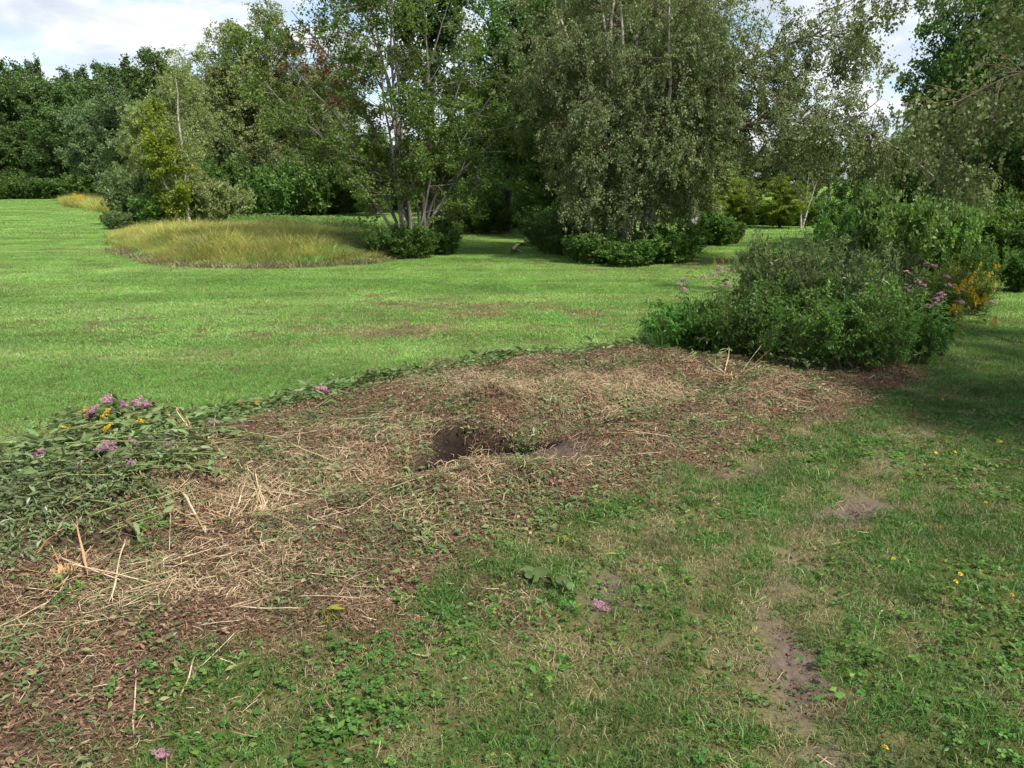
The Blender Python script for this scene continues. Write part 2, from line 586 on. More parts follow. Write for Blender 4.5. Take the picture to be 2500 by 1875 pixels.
M['cut_willow'] = leaf_mat('cut_willow', [(0.0, (0.075, 0.11, 0.042)), (0.6, (0.13, 0.17, 0.075)), (0.9, (0.22, 0.25, 0.14)), (1.0, (0.33, 0.34, 0.25))], patch=3.0, obj_var=0.3, rough=0.6, spec=.15, trans=0.25)
M['golden_leaf'] = leaf_mat('golden_leaf', [(0.0, (0.08, 0.13, 0.025)), (0.8, (0.16, 0.20, 0.035)), (1.0, (0.28, 0.25, 0.03))], patch=2.0)
M['lawn'] = leaf_mat('lawn', [(0.0, (0.095, 0.222, 0.037)), (0.5, (0.159, 0.319, 0.056)), (0.85, (0.224, 0.392, 0.084)), (0.95, (0.306, 0.367, 0.166)), (1.0, (0.400, 0.406, 0.277))], patch=0.5, patch_amt=0.2, trans=0.3, obj_var=0.14, tcol=(1.05, 1.15, 0.5), stripe=0.9)
M['turf'] = leaf_mat('turf', [(0.0, (0.041, 0.113, 0.018)), (0.5, (0.074, 0.178, 0.028)), (0.8, (0.115, 0.221, 0.045)), (0.92, (0.202, 0.238, 0.085)), (1.0, (0.313, 0.313, 0.160))], patch=1.4, patch_amt=0.3, trans=0.3, obj_var=0.2, tcol=(1.05, 1.15, 0.5))
M['lawn_dry'] = leaf_mat('lawn_dry', [(0.0, (0.09, 0.125, 0.03)), (0.38, (0.16, 0.165, 0.055)), (0.6, (0.25, 0.20, 0.10)), (0.85, (0.34, 0.28, 0.16)), (1.0, (0.42, 0.37, 0.23))], patch=2.0, patch_amt=.3, trans=0.2, obj_var=0.25)
M['clover'] = leaf_mat('clover', [(0.0, (0.045, 0.12, 0.02)), (0.6, (0.08, 0.175, 0.03)), (0.95, (0.13, 0.22, 0.04)), (1.0, (0.20, 0.25, 0.045))], patch=2.0, trans=0.3, obj_var=0.2)
M['meadow'] = leaf_mat('meadow', [(0.0, (0.162, 0.236, 0.043)), (0.35, (0.278, 0.329, 0.067)), (0.65, (0.429, 0.398, 0.110)), (1.0, (0.580, 0.484, 0.197))], patch=0.45, patch_amt=0.35, trans=0.38, obj_var=0.2, tcol=(1.1, 1.05, 0.7))
M['weed'] = leaf_mat('weed', [(0.0, (0.095, 0.182, 0.049)), (0.7, (0.159, 0.265, 0.066)), (1.0, (0.254, 0.331, 0.100))], patch=0.5)
M['straw'] = rnd_mat('straw', [(0.0, (0.164, 0.109, 0.059)), (0.3, (0.271, 0.195, 0.104)), (0.7, (0.394, 0.289, 0.163)), (1.0, (0.492, 0.390, 0.252))], obj_var=0.1)
M['mulch'] = rnd_mat('mulch', [(0.0, (0.069, 0.039, 0.021)), (0.35, (0.120, 0.069, 0.041)), (0.7, (0.184, 0.109, 0.066)), (0.9, (0.276, 0.176, 0.107)), (1.0, (0.304, 0.227, 0.148))], obj_var=0.2)
M['shred'] = leaf_mat('shred', [(0.0, (0.06, 0.10, 0.03)), (0.5, (0.11, 0.16, 0.05)), (0.8, (0.17, 0.2, 0.08)), (1.0, (0.22, 0.20, 0.09))], patch=2.0, trans=0.15, obj_var=0.25)
M['wood'] = rnd_mat('pale_wood', [(0.0, (0.290, 0.198, 0.109)), (0.5, (0.440, 0.327, 0.193)), (1.0, (0.563, 0.464, 0.319))], obj_var=0.7, nscale=60)
M['orange_wood'] = rnd_mat('orange_wood', [(0.0, (0.28, 0.14, 0.055)), (0.5, (0.42, 0.23, 0.10)), (1.0, (0.52, 0.35, 0.19))], obj_var=0.4, nscale=50)
M['twig'] = rnd_mat('twig', [(0.0, (0.06, 0.045, 0.03)), (0.6, (0.11, 0.08, 0.055)), (1.0, (0.17, 0.13, 0.09))], obj_var=0.6)
M['green_stem'] = rnd_mat('green_stem', [(0.0, (0.11, 0.15, 0.05)), (0.6, (0.18, 0.21, 0.07)), (1.0, (0.27, 0.27, 0.11))], obj_var=0.6, rough=0.6)
M['pye_flower'] = rnd_mat('pye_flower', [(0.0, (0.162, 0.072, 0.102)), (0.5, (0.281, 0.140, 0.187)), (1.0, (0.399, 0.246, 0.289))], obj_var=0.1, rough=0.9)
M['gold_flower'] = rnd_mat('gold_flower', [(0.0, (0.50, 0.30, 0.015)), (0.5, (0.68, 0.43, 0.02)), (1.0, (0.78, 0.58, 0.05))], obj_var=0.1, rough=0.8)
M['rust_flower'] = rnd_mat('rust_flower', [(0.0, (0.22, 0.12, 0.03)), (1.0, (0.38, 0.22, 0.05))], obj_var=0.1)
M['birch_bark'] = bark_mat('birch_bark', (0.26, 0.24, 0.20), (0.46, 0.43, 0.38), 5, 1.0, 0.2, band=(0.07, 0.06, 0.05))
M['grey_bark'] = bark_mat('grey_bark', (0.12, 0.105, 0.085), (0.25, 0.225, 0.19), 9)
M['dark_bark'] = bark_mat('dark_bark', (0.04, 0.033, 0.026), (0.11, 0.09, 0.07), 7, 0.2, 0.8)
M['brown_twig'] = bark_mat('brown_twig', (0.09, 0.06, 0.04), (0.17, 0.12, 0.08), 9, 0.5, 0.1)

# ------------------------------------------------------------------ the ground
def axis(lo, hi, step, out_lo, out_hi, gr=1.13):
    a = list(np.arange(lo, hi, step))
    s, v = step, a[-1]
    while v < out_hi:
        s *= gr; v += s; a.append(v)
    s, v = step, a[0]
    while v > out_lo:
        s *= gr; v -= s; a.insert(0, v)
    return np.array(a)


gx = axis(-7.5, 7.5, 0.055, -500, 500)
gy = axis(1.6, 12.5, 0.055, -120, 900)
GX, GY = np.meshgrid(gx, gy)
fx, fy = GX.ravel(), GY.ravel()
fz = H(fx, fy)
nx_, ny_ = len(gx), len(gy)
ii = np.arange(nx_ * ny_).reshape(ny_, nx_)
quads = np.stack([ii[:-1, :-1], ii[:-1, 1:], ii[1:, 1:], ii[1:, :-1]], -1).reshape(-1, 4)
m, t, o = new_mat('ground')
g = nd(t, 'ShaderNodeNewGeometry')
pos = g.outputs['Position']
z1 = nd(t, 'ShaderNodeAttribute', attribute_name='mulch').outputs['Fac']
z2 = nd(t, 'ShaderNodeAttribute', attribute_name='dirt').outputs['Fac']
z3 = nd(t, 'ShaderNodeAttribute', attribute_name='dry').outputs['Fac']
z4 = nd(t, 'ShaderNodeAttribute', attribute_name='lawnfar').outputs['Fac']
nfine = noise(t, pos, 28, 6, 0.65)
nmid = noise(t, pos, 5, 5, 0.6)
thatch = ramp(t, nfine, [(0.3, (0.050, 0.055, 0.018)), (0.55, (0.095, 0.10, 0.032)), (0.75, (0.16, 0.13, 0.065))])
mpn = nd(t, 'ShaderNodeMapping')
mpn.inputs['Scale'].default_value = (0.10, 0.55, 1)
mpn.inputs['Rotation'].default_value = (0, 0, R(-14))
t.links.new(pos, mpn.inputs[0])
stripe = noise(t, mpn.outputs[0], 1.0, 4, 0.6)
farlawn = ramp(t, stripe, [(0.30, (0.10, 0.19, 0.02)), (0.55, (0.14, 0.24, 0.03)), (0.75, (0.19, 0.27, 0.05))])
farlawn = mixc(t, 1.0, farlawn, ramp(t, noise(t, pos, 9, 5, 0.7), [(0.3, 0.75), (0.7, 1.25)]), 'MULTIPLY')
c = mixc(t, z4, thatch, farlawn)
c = mixc(t, mth(t, 'MULTIPLY', z3, 0.6), c, ramp(t, nfine, [(0.3, (0.09, 0.08, 0.035)), (0.5, (0.18, 0.15, 0.07)), (0.7, (0.27, 0.23, 0.12))]))
mul = ramp(t, noise(t, pos, 45, 6, 0.7), [(0.3, (0.045, 0.028, 0.018)), (0.52, (0.10, 0.066, 0.042)), (0.72, (0.19, 0.135, 0.085))])
c = mixc(t, z1, c, mul)
z5 = nd(t, 'ShaderNodeAttribute', attribute_name='moist_shade').outputs['Fac']
soil = mixc(t, z5, ramp(t, noise(t, pos, 16, 6, 0.7), [(0.3, (0.08, 0.06, 0.044)), (0.7, (0.19, 0.147, 0.108))]), ramp(t, noise(t, pos, 22, 6, 0.7), [(0.3, (0.010, 0.007, 0.005)), (0.7, (0.038, 0.027, 0.019))]))  # moist dark soil, darkened further in place of shade inside the hole
c = mixc(t, z2, c, soil)
p = nd(t, 'ShaderNodeBsdfPrincipled')
p.inputs['Roughness'].default_value = 0.95
p.inputs['Specular IOR Level'].default_value = 0.1
t.links.new(c, p.inputs['Base Color'])
b = nd(t, 'ShaderNodeBump')
b.inputs['Strength'].default_value = 0.7
b.inputs['Distance'].default_value = 0.03
t.links.new(noise(t, pos, 30, 6, 0.7), b.inputs['Height'])
t.links.new(b.outputs[0], p.inputs['Normal'])
t.links.new(p.outputs[0], o.inputs[0])
gm = mesh_from('ground', np.stack([fx, fy, fz], 1), quads, m,
               {'mulch': zone_mulch(fx, fy), 'dirt': zone_dirt(fx, fy), 'dry': zone_dry(fx, fy), 'lawnfar': sstep(9, 26, fy),
                'moist_shade': np.clip(2 * blob(fx, fy, 1200, 1070, 0.65, 0.5) + 1.5 * blob(fx, fy, 1085, 1115, 0.35, 0.2, .7) + 1.4 * blob(fx, fy, 300, 1290, .5, .3), 0, 1)}, True)
tag(obj('ground', gm), 'mown lawn with a cleared strip of brown mulch and a torn hole', 'ground', kind='structure')


# ------------------------------------------------------------------ scatter (ground cover only)
def scatter(name, pts, rots, scl, idx, sources, label, cat):
    coll = bpy.data.collections.new(name + '_pieces')
    for k, sm in enumerate(sources):
        so = bpy.data.objects.new('%s_piece_%02d' % (name, k), sm)
        coll.objects.link(so)
    me = bpy.data.meshes.new(name)
    n = len(pts)
    me.vertices.add(n)
    me.vertices.foreach_set('co', np.ascontiguousarray(pts, np.float32).ravel())
    for an, ty, key, val in (('rot', 'FLOAT_VECTOR', 'vector', rots), ('scl', 'FLOAT', 'value', scl), ('pick', 'INT', 'value', idx)):
        a = me.attributes.new(an, ty, 'POINT')
        a.data.foreach_set(key, np.ascontiguousarray(val, np.int32 if ty == 'INT' else np.float32).ravel())
    o = obj(name, me)
    tag(o, label, cat, kind='stuff')
    ng = bpy.data.node_groups.new(name, 'GeometryNodeTree')
    ng.interface.new_socket('Geometry', in_out='INPUT', socket_type='NodeSocketGeometry')
    ng.interface.new_socket('Geometry', in_out='OUTPUT', socket_type='NodeSocketGeometry')
    gi, go = ng.nodes.new('NodeGroupInput'), ng.nodes.new('NodeGroupOutput')
    ci = ng.nodes.new('GeometryNodeCollectionInfo')
    ci.inputs['Collection'].default_value = coll
    ci.inputs['Separate Children'].default_value = True
    ci.inputs['Reset Children'].default_value = True
    ip = ng.nodes.new('GeometryNodeInstanceOnPoints')
    ip.inputs['Pick Instance'].default_value = True

    def na(an, ty):
        x = ng.nodes.new('GeometryNodeInputNamedAttribute')
        x.data_type = ty
        x.inputs['Name'].default_value = an
        return next(s for s in x.outputs if s.enabled and s.name == 'Attribute')
    L = ng.links.new
    L(gi.outputs[0], ip.inputs['Points'])
    L(ci.outputs[0], ip.inputs['Instance'])
    L(na('pick', 'INT'), ip.inputs['Instance Index'])
    L(na('rot', 'FLOAT_VECTOR'), ip.inputs['Rotation'])
    L(na('scl', 'FLOAT'), ip.inputs['Scale'])
    L(ip.outputs[0], go.inputs[0])
    md = o.modifiers.new('scatter', 'NODES')
    md.node_group = ng
    return o


def tilt(x, y, yaw, follow=True):
    n = len(x)
    out = np.zeros((n, 3))
    out[:, 2] = yaw
    if follow:
        nn = normals(x, y)
        for i in range(n):
            q = Vector((0, 0, 1)).rotation_difference(Vector(nn[i])) @ Quaternion((0, 0, 1), yaw[i])
            out[i] = q.to_euler()
    return out


def grass_patch(rad, n, h0, h1, w, lean, seed, mat, square=True):
    g = np.random.default_rng(seed)
    bx = g.uniform(-rad, rad, (n, 2)) if square else g.normal(size=(n, 2)) * rad * 0.5
    h = g.uniform(h0, h1, n) * (0.7 + 0.6 * g.random(n))
    a = g.uniform(0, 2 * np.pi, n)
    la = g.uniform(0, 2 * np.pi, n)
    ln = h * lean * g.uniform(0.2, 1.3, n)
    ww = w * g.uniform(0.6, 1.3, n)
    d = np.stack([np.cos(a), np.sin(a), 0 * a], 1) * (ww / 2)[:, None]
    le = np.stack([np.cos(la), np.sin(la), 0 * la], 1)
    base = np.stack([bx[:, 0], bx[:, 1], np.full(n, -0.008)], 1)
    mid = base + le * (ln * 0.35)[:, None] + np.array([0, 0, 1.0]) * (h * 0.62)[:, None]
    tip = base + le * ln[:, None] + np.array([0, 0, 1.0]) * (h * np.clip(1.05 - 0.35 * (ln / h), 0.2, 1))[:, None]
    v = np.stack([base - d, base + d, mid - d * 0.8, mid + d * 0.8, tip], 1).reshape(-1, 3)
    b = np.arange(n)[:, None] * 5
    f = np.concatenate([b + np.array([[0, 1, 3]]), b + np.array([[0, 3, 2]]), b + np.array([[2, 3, 4]])])
    r = np.repeat(g.random(n), 5)
    return mesh_from('grass_tuft', v, f, mat, {'rnd': r})


def strip_patch(rad, n, l0, l1, w0, w1, zmax, seed, mat, curve=0.3, tiltz=0.25):
    g = np.random.default_rng(seed)
    c = np.c_[g.uniform(-rad, rad, (n, 2)), g.random(n) ** 1.5 * zmax]
    a = g.uniform(0, 2 * np.pi, n)
    L = g.uniform(l0, l1, n) * g.uniform(0.5, 1.2, n)
    d = np.stack([np.cos(a), np.sin(a), g.normal(size=n) * tiltz], 1)
    d = unit(d)
    sd = unit(np.cross(d, np.array([[0, 0, 1.0]]) + g.normal(size=(n, 3)) * 0.4))
    up = np.cross(sd, d)
    w = g.uniform(w0, w1, n)[:, None]
    cv = (g.normal(size=n) * curve)[:, None] * L[:, None]
    p0 = c - d * L[:, None] * 0.5
    p2 = c + d * L[:, None] * 0.5
    p1 = c + sd * cv * 0.5 + up * np.abs(cv) * 0.25
    v = np.stack([p0 - sd * w * .4, p0 + sd * w * .4, p1 - sd * w * .5, p1 + sd * w * .5, p2 - sd * w * .25, p2 + sd * w * .25], 1).reshape(-1, 3)
    v[:, 2] = np.maximum(v[:, 2], -0.004)
    b = np.arange(n)[:, None] * 6
    f = np.concatenate([b + np.array([[0, 1, 3, 2]]), b + np.array([[2, 3, 5, 4]])])
    return mesh_from('litter', v, f, mat, {'rnd': np.repeat(g.random(n), 6)})


def leafy_patch(rad, n, s0, s1, asp, zmax, seed, mat, up=0.9):
    g = np.random.default_rng(seed)
    pos = np.c_[g.uniform(-rad, rad, (n, 2)), 0.005 + g.random(n) * zmax]
    a = g.uniform(0, 2 * np.pi, n)
    ax = np.stack([np.cos(a), np.sin(a), g.normal(size=n) * 0.3], 1)
    v, f = leaf_faces(pos, ax, g.uniform(s0, s1, n), asp, g, up, 0.1)
    return mesh_from('leaf_litter', v, f, mat, {'rnd': np.repeat(g.random(n), 4)})


def clover_patch(rad, n, s, seed, mat):
    g = np.random.default_rng(seed)
    acc = Acc()
    for i in range(n):
        r = rad * math.sqrt(g.random()); a = g.uniform(0, 6.28)
        c = np.array([r * math.cos(a), r * math.sin(a), g.uniform(0.012, 0.045)])
        sz = s * g.uniform(0.6, 1.25)
        th = g.uniform(0, 6.28)
        tl = g.normal(size=2) * 0.25
        for k in range(3):
            ak = th + k * 2.094 + g.normal() * 0.1
            e = np.array([math.cos(ak), math.sin(ak)]); q = np.array([-e[1], e[0]])
            pts = [(0, 0, 0), (0.55, 0.42, .10), (0.95, 0.30, .06), (0.98, 0, -.02), (0.95, -0.30, .06), (0.55, -0.42, .10)]
            v = np.array([[*(c[:2] + (e * u + q * w) * sz), c[2] + zz_ * sz + ((e * u + q * w) * sz) @ tl] for u, w, zz_ in pts])
            f = np.array([[0, 1, 2], [0, 2, 3], [0, 3, 4], [0, 4, 5]])
            acc.add(v, f, np.full(6, g.random()))
    return acc.mesh('clover', mat)


def jgrid(x0, x1, y0, y1, step, g, fov=0.72, pad=1.2):
    xs, ys = np.meshgrid(np.arange(x0, x1, step), np.arange(y0, y1, step))
    x = xs.ravel() + g.uniform(-.5, .5, xs.size) * step
    y = ys.ravel() + g.uniform(-.5, .5, xs.size) * step
    k = np.abs(x) < y * fov + pad
    return x[k], y[k]


def place(name, x, y, g, sources, idx, label, cat, s0=0.8, s1=1.25, follow=True, dz=0.0, scl=None):
    yaw = g.uniform(0, 2 * np.pi, len(x))
    z = H(x, y) + dz
    return scatter(name, np.stack([x, y, z], 1), tilt(x, y, yaw, follow), g.uniform(s0, s1, len(x)) if scl is None else scl, idx, sources, label, cat)


g = np.random.default_rng(11)
lush = [grass_patch(0.085, 150, 0.020, 0.055, 0.0040, 1.3, 100 + k, M['turf']) for k in range(5)]
tall = [grass_patch(0.075, 110, 0.04, 0.085, 0.0042, 1.1, 110 + k, M['turf']) for k in range(3)]
law = [grass_patch(0.085, 150, 0.022, 0.05, 0.0042, 1.4, 150 + k, M['lawn']) for k in range(3)]
dryp = [grass_patch(0.085, 110, 0.018, 0.055, 0.0036, 1.7, 120 + k, M['lawn_dry']) for k in range(4)]
clov = [clover_patch(0.10, 13, 0.017, 130 + k, M['clover']) for k in range(5)]
weedl = [leafy_patch(0.09, 22, 0.02, 0.055, 0.5, 0.03, 140 + k, M['clover'], 0.7) for k in range(3)]
near_src = lush + tall + dryp + clov + weedl + law
# near lawn, worn and mixed with clover
x, y = jgrid(-8, 9, 1.5, 11.0, 0.105, g)
mz, dz_, dr = zone_mulch(x, y), zone_dirt(x, y), zone_dry(x, y)
dens = (1 - sstep(0.12, 0.75, mz)) * (1 - 0.95 * sstep(0.25, 0.6, dz_))
far_side = (poly_sd(x, y, MULCH) < 0) & (y > 7.6 + .72 * x) & (x < 2.6)
keep = g.random(len(x)) < dens * 0.97 + 0.05
x, y, dr, mz, fs = x[keep], y[keep], dr[keep], mz[keep], far_side[keep]
cl = sstep(0.50, 0.66, fbm(x, y, 1.1, 3, 61)) * (1 - fs) * sstep(9, 6, y)
cl = np.maximum(cl, 0.7 * blob(x, y, 680, 1740, 1.0, 0.4) + 0.5 * blob(x, y, 2350, 1650, 0.9, 0.6))
tl_ = sstep(0.62, 0.75, fbm(x, y, 1.9, 3, 71)) + 0.8 * blob(x, y, 1350, 1760, 0.35, 0.25)
u = g.random(len(x)); u2 = g.random(len(x))
pd = np.clip(dr * 0.6 + 0.30 * sstep(0.05, 0.4, mz) + 0.12 * (1 - fs), 0, 0.7)
idx = np.where(u < pd, 8 + g.integers(0, 4, len(x)), np.where(u2 < cl * 0.75, np.where(g.random(len(x)) < .72, 12 + g.integers(0, 5, len(x)), 17 + g.integers(0, 3, len(x))),
               np.where((u2 > 0.97) | (g.random(len(x)) < tl_ * 0.5 * (1 - fs)), 5 + g.integers(0, 3, len(x)), g.integers(0, 5, len(x)))))
idx = np.where((idx < 8) & (fs | (y > 10.2 + .8 * (g.random(len(x)) - .5))), 20 + g.integers(0, 3, len(x)), idx)
place('lawn_grass', x, y, g, near_src, idx, 'short worn lawn grass mixed with clover around the cleared strip', 'grass')
# second sparse layer of clover and weeds over the near turf
x, y = jgrid(-5, 6, 1.5, 8.0, 0.13, g)
mz = zone_mulch(x, y)
cl = 0.22 * sstep(0.45, 0.65, fbm(x, y, 1.3, 3, 81)) + 0.5 * blob(x, y, 680, 1740, 1.0, 0.4) + 0.4 * blob(x, y, 2330, 1650, 0.9, 0.6) + 0.35 * blob(x, y, 1000, 1560, 0.8, 0.3) + 0.3 * blob(x, y, 1250, 1290, .8, .35)
cl *= (1 - 0.9 * zone_dirt(x, y)) * (1 - .75 * sstep(.3, .8, mz))
far_side = (poly_sd(x, y, MULCH) < 0) & (y > 7.6 + .72 * x) & (x < 2.6)
k = (g.random(len(x)) < cl) & ~far_side
x, y = x[k], y[k]
place('clover_patch', x, y, g, clov + weedl, g.integers(0, 8, len(x)), 'low clover and weed leaves growing through the worn turf', 'clover', 0.8, 1.4)
# middle lawn
midl = [grass_patch(0.30, 800, 0.025, 0.05, 0.008, 1.5, 200 + k, M['lawn']) for k in range(5)]
midd = [grass_patch(0.30, 600, 0.015, 0.045, 0.007, 1.4, 210 + k, M['lawn_dry']) for k in range(3)]
x, y = jgrid(-26, 26, 10.6, 34, 0.42, g, 0.72, 2)
k = (poly_sd(x, y, MEADOW) < 0.2) & (poly_sd(x, y, MULCH) < -0.3)
x, y = x[k], y[k]
dr = zone_dry(x, y)
idx = np.where(g.random(len(x)) < dr * 0.8, 5 + g.integers(0, 3, len(x)), g.integers(0, 5, len(x)))
place('middle_lawn_grass', x, y, g, midl + midd, idx, 'evenly mown green lawn grass beyond the mulch strip', 'grass', 0.85, 1.2, False)
farl = [grass_patch(1.2, 2400, 0.03, 0.06, 0.024, 1.6, 220 + k, M['lawn']) for k in range(4)]
x, y = jgrid(-90, 90, 34.5, 110, 1.9, g, 0.72, 3)
place('far_lawn_grass', x, y, g, farl, g.integers(0, 4, len(x)), 'distant mown lawn reaching back to the woods', 'grass', 0.9, 1.2, False)

# litter on the cleared strip
sp1 = [strip_patch(0.16, 100, 0.04, 0.14, 0.0018, 0.0045, 0.035, 300 + k, M['straw']) for k in range(5)]
sp2 = [strip_patch(0.14, 190, 0.012, 0.055, 0.0015, 0.0055, 0.025, 310 + k, M['mulch']) for k in range(5)]
sp3 = [leafy_patch(0.15, 34, 0.02, 0.06, 0.4, 0.04, 320 + k, M['shred']) for k in range(4)]
sp4 = [strip_patch(0.15, 80, 0.03, 0.10, 0.003, 0.008, 0.035, 330 + k, M['shred']) for k in range(3)]
sp5 = [leafy_patch(0.14, 70, 0.012, 0.034, 0.6, 0.02, 340 + k, M['mulch']) for k in range(3)]
sp6 = [leafy_patch(0.16, 70, 0.035, 0.085, 0.26, 0.10, 345 + k, M['cut_willow'], .5) for k in range(4)]
sp7 = [leafy_patch(0.16, 26, 0.06, 0.13, 0.36, 0.10, 355 + k, M['cut_leaf'], .5) for k in range(4)]
x, y = jgrid(-7, -0.5, 3.0, 9.5, 0.12, g)
sd = poly_sd(x, y, PILE)
k = g.random(len(x)) < .40 * sstep(-.15, .25, sd) * (1 - .9 * sstep(.4, .8, zone_dirt(x, y)))
x, y = x[k], y[k]
ex_, ey_ = [], []
for (xa, ya), (xb, yb) in zip(MULCH[3:9], MULCH[4:10]):
    m_ = int(math.hypot(xb - xa, yb - ya) / .05)
    u_ = g.random(m_)
    ex_.append(xa + (xb - xa) * u_ + g.normal(size=m_) * .10); ey_.append(ya + (yb - ya) * u_ + g.normal(size=m_) * .10 + .05)
ex_, ey_ = np.concatenate(ex_), np.concatenate(ey_)
k = g.random(len(ex_)) < .25 + .75 * sstep(.42, .6, fbm(ex_, ey_, 1.5, 2, 57))
x, y = np.r_[x, ex_[k]], np.r_[y, ey_[k]]
wl_ = sstep(.35, .6, fbm(x, y, 1.1, 2, 55) + .35 * (5.6 - y))
place('brush_heap_leaves', x, y, g, sp6 + sp7, np.where(g.random(len(x)) < wl_, g.integers(0, 4, len(x)), 4 + g.integers(0, 4, len(x))), 'tangle of cut green and silvery leaves in the brush heap', 'leaves', .8, 1.3)
x, y = jgrid(-7, 6.5, 1.6, 12.3, 0.105, g)
mz, dz_, st = zone_mulch(x, y), zone_dirt(x, y), zone_straw(x, y)
keep = g.random(len(x)) < sstep(0.06, 0.6, mz) * (1 - 0.85 * sstep(0.3, 0.7, dz_))
x, y, st = x[keep], y[keep], st[keep]
u = g.random(len(x))
gr = 0.15 + 0.5 * sstep(-0.1, 0.3, poly_sd(x, y, PILE)) + 0.25 * sstep(0.5, 0.7, fbm(x, y, 1.7, 3, 91))
st = st * 0.68 + 0.05
idx = np.where(u < gr * 0.55, 10 + g.integers(0, 4, len(x)), np.where(u < gr, 14 + g.integers(0, 3, len(x)),
               np.where(g.random(len(x)) < st, g.integers(0, 5, len(x)), np.where(g.random(len(x)) < .75, 5 + g.integers(0, 5, len(x)), 17 + g.integers(0, 3, len(x))))))
place('mulch_litter', x, y, g, sp1 + sp2 + sp3 + sp4 + sp5, idx, 'shredded straw, bark and leaf litter covering the cleared strip', 'mulch', 0.8, 1.35)
# loose chaff blown over the turf beside the strip
x, y = jgrid(-6, 7, 1.6, 11.5, 0.22, g)
sd = poly_sd(x, y, MULCH)
k = (g.random(len(x)) < 0.55 * sstep(-1.3, 0.0, sd) * sstep(8.5, 6.5, y + 0.2 * x) + 0.05) & (sd < 0.1)
x, y = x[k], y[k]
chaff = [strip_patch(0.2, 22, 0.02, 0.09, 0.002, 0.005, 0.05, 350 + k_, M['straw']) for k_ in range(4)] + [strip_patch(0.2, 22, 0.02, 0.07, 0.002, 0.006, 0.05, 360 + k_, M['mulch']) for k_ in range(3)]
place('loose_chaff', x, y, g, chaff, g.integers(0, 7, len(x)), 'loose dry chaff strewn over the turf beside the strip', 'chaff')

# crumbs of soil in the bare places
def crumb_patch(rad, n, s0, s1, seed, mat):
    g = np.random.default_rng(seed)
    base = np.array([(1, 0, 0), (-1, 0, 0), (0, 1, 0), (0, -1, 0), (0, 0, 1), (0, 0, -1)], float)
    fc = np.array([(0, 2, 4), (2, 1, 4), (1, 3, 4), (3, 0, 4), (2, 0, 5), (1, 2, 5), (3, 1, 5), (0, 3, 5)])
    acc = Acc()
    for i in range(n):
        s = s0 + (s1 - s0) * g.random() ** 3
        v = base * s * g.uniform(.6, 1.3, (6, 3)) @ np.linalg.qr(g.normal(size=(3, 3)))[0] + np.r_[g.uniform(-rad, rad, 2), s * .3]
        acc.add(v, fc, np.full(6, g.random()))
    return acc.mesh('crumbs', mat)


M['crumb'] = rnd_mat('crumb', [(0.0, (0.055, 0.04, 0.029)), (0.6, (0.10, 0.074, 0.054)), (1.0, (0.16, 0.12, 0.09))], obj_var=0.2)
crm = [crumb_patch(.10, 34, .002, .010, 370 + k, M['crumb']) for k in range(4)]
x, y = jgrid(-5, 6, 1.6, 9.5, 0.10, g)
k = g.random(len(x)) < .6 * sstep(.3, .8, zone_dirt(x, y))
x, y = x[k], y[k]
place('soil_crumbs', x, y, g, crm, g.integers(0, 4, len(x)), 'crumbs of bare soil in the torn hole and the tyre prints', 'soil')

# meadow island of tall tawny grass
mead = [grass_patch(0.30, 190, 0.4, 0.8, 0.012, 1.25, 400 + k, M['meadow'], False) for k in range(6)] + [grass_patch(0.26, 150, 0.35, 0.7, 0.016, 1.2, 406 + k, M['lawn'], False) for k in range(2)]
x, y = jgrid(-22, 2, 18, 42, 0.26, g, 0.8, 3)
sd = poly_sd(x, y, MEADOW)
k = g.random(len(x)) < sstep(-0.35, 0.35, sd + (fbm(x, y, 0.8, 3, 95) - .5) * 1.2)
x, y, sd = x[k], y[k], sd[k]
sc = (0.5 + 0.6 * sstep(0, 1.8, sd)) * (0.44 + 0.9 * fbm(x, y, 0.75, 3, 97))
ix = np.where(g.random(len(x)) < .10 + .45 * sstep(2.2, .2, sd) * sstep(.45, .6, fbm(x, y, .6, 2, 98)) + .35 * sstep(-6, -3.5, x), 6 + g.integers(0, 2, len(x)), g.integers(0, 6, len(x)))
place('meadow_grass', x, y, g, mead, ix, 'tall tawny unmown grass in the island of meadow', 'grass', scl=sc * g.uniform(.85, 1.15, len(x)), follow=False)
x, y = jgrid(-60, -10, 40, 110, 0.6, g, 0.9, 3)
sd = poly_sd(x, y, MEADOW2)
k = sd > -0.5
x, y = x[k], y[k]
place('far_meadow_grass', x, y, g, mead, g.integers(0, 6, len(x)), 'far strip of tawny unmown grass below goldenrod', 'grass', .9, 1.5, False)
# dead straw fringe at the island's mown edge
x, y = jgrid(-14, 0, 18, 36, 0.22, g, 0.8, 3)
sd = poly_sd(x, y, MEADOW)
k = (np.abs(sd + 0.12) < 0.28) & (y < 27) & (g.random(len(x)) < 0.8)
x, y = x[k], y[k]
fr = [grass_patch(0.28, 160, 0.05, 0.22, 0.012, 1.9, 420 + k_, M['lawn_dry']) for k_ in range(3)]
place('dry_grass_fringe', x, y, g, fr, g.integers(0, 3, len(x)), 'flattened dead straw along the mown edge of the meadow island', 'grass', follow=False)
# green weeds behind the meadow and at the wood's foot
wd = [leafy_patch(0.34, 170, 0.07, 0.16, 0.36, 0.6, 430 + k, M['weed'], .4) for k in range(4)]
x, y = jgrid(-20, 0, 26, 46, 0.4, g, 0.8, 3)
WEED = [W(*p) for p in [(560, 558), (640, 566), (760, 590), (880, 625), (980, 610), (930, 570), (800, 552), (600, 548)]]
k = poly_sd(x, y, WEED) > -0.2
x, y = x[k], y[k]
place('tall_weeds', x, y, g, wd, g.integers(0, 4, len(x)), 'green tall weeds growing behind the tawny meadow grass', 'weeds', 0.5, 1.1, False)
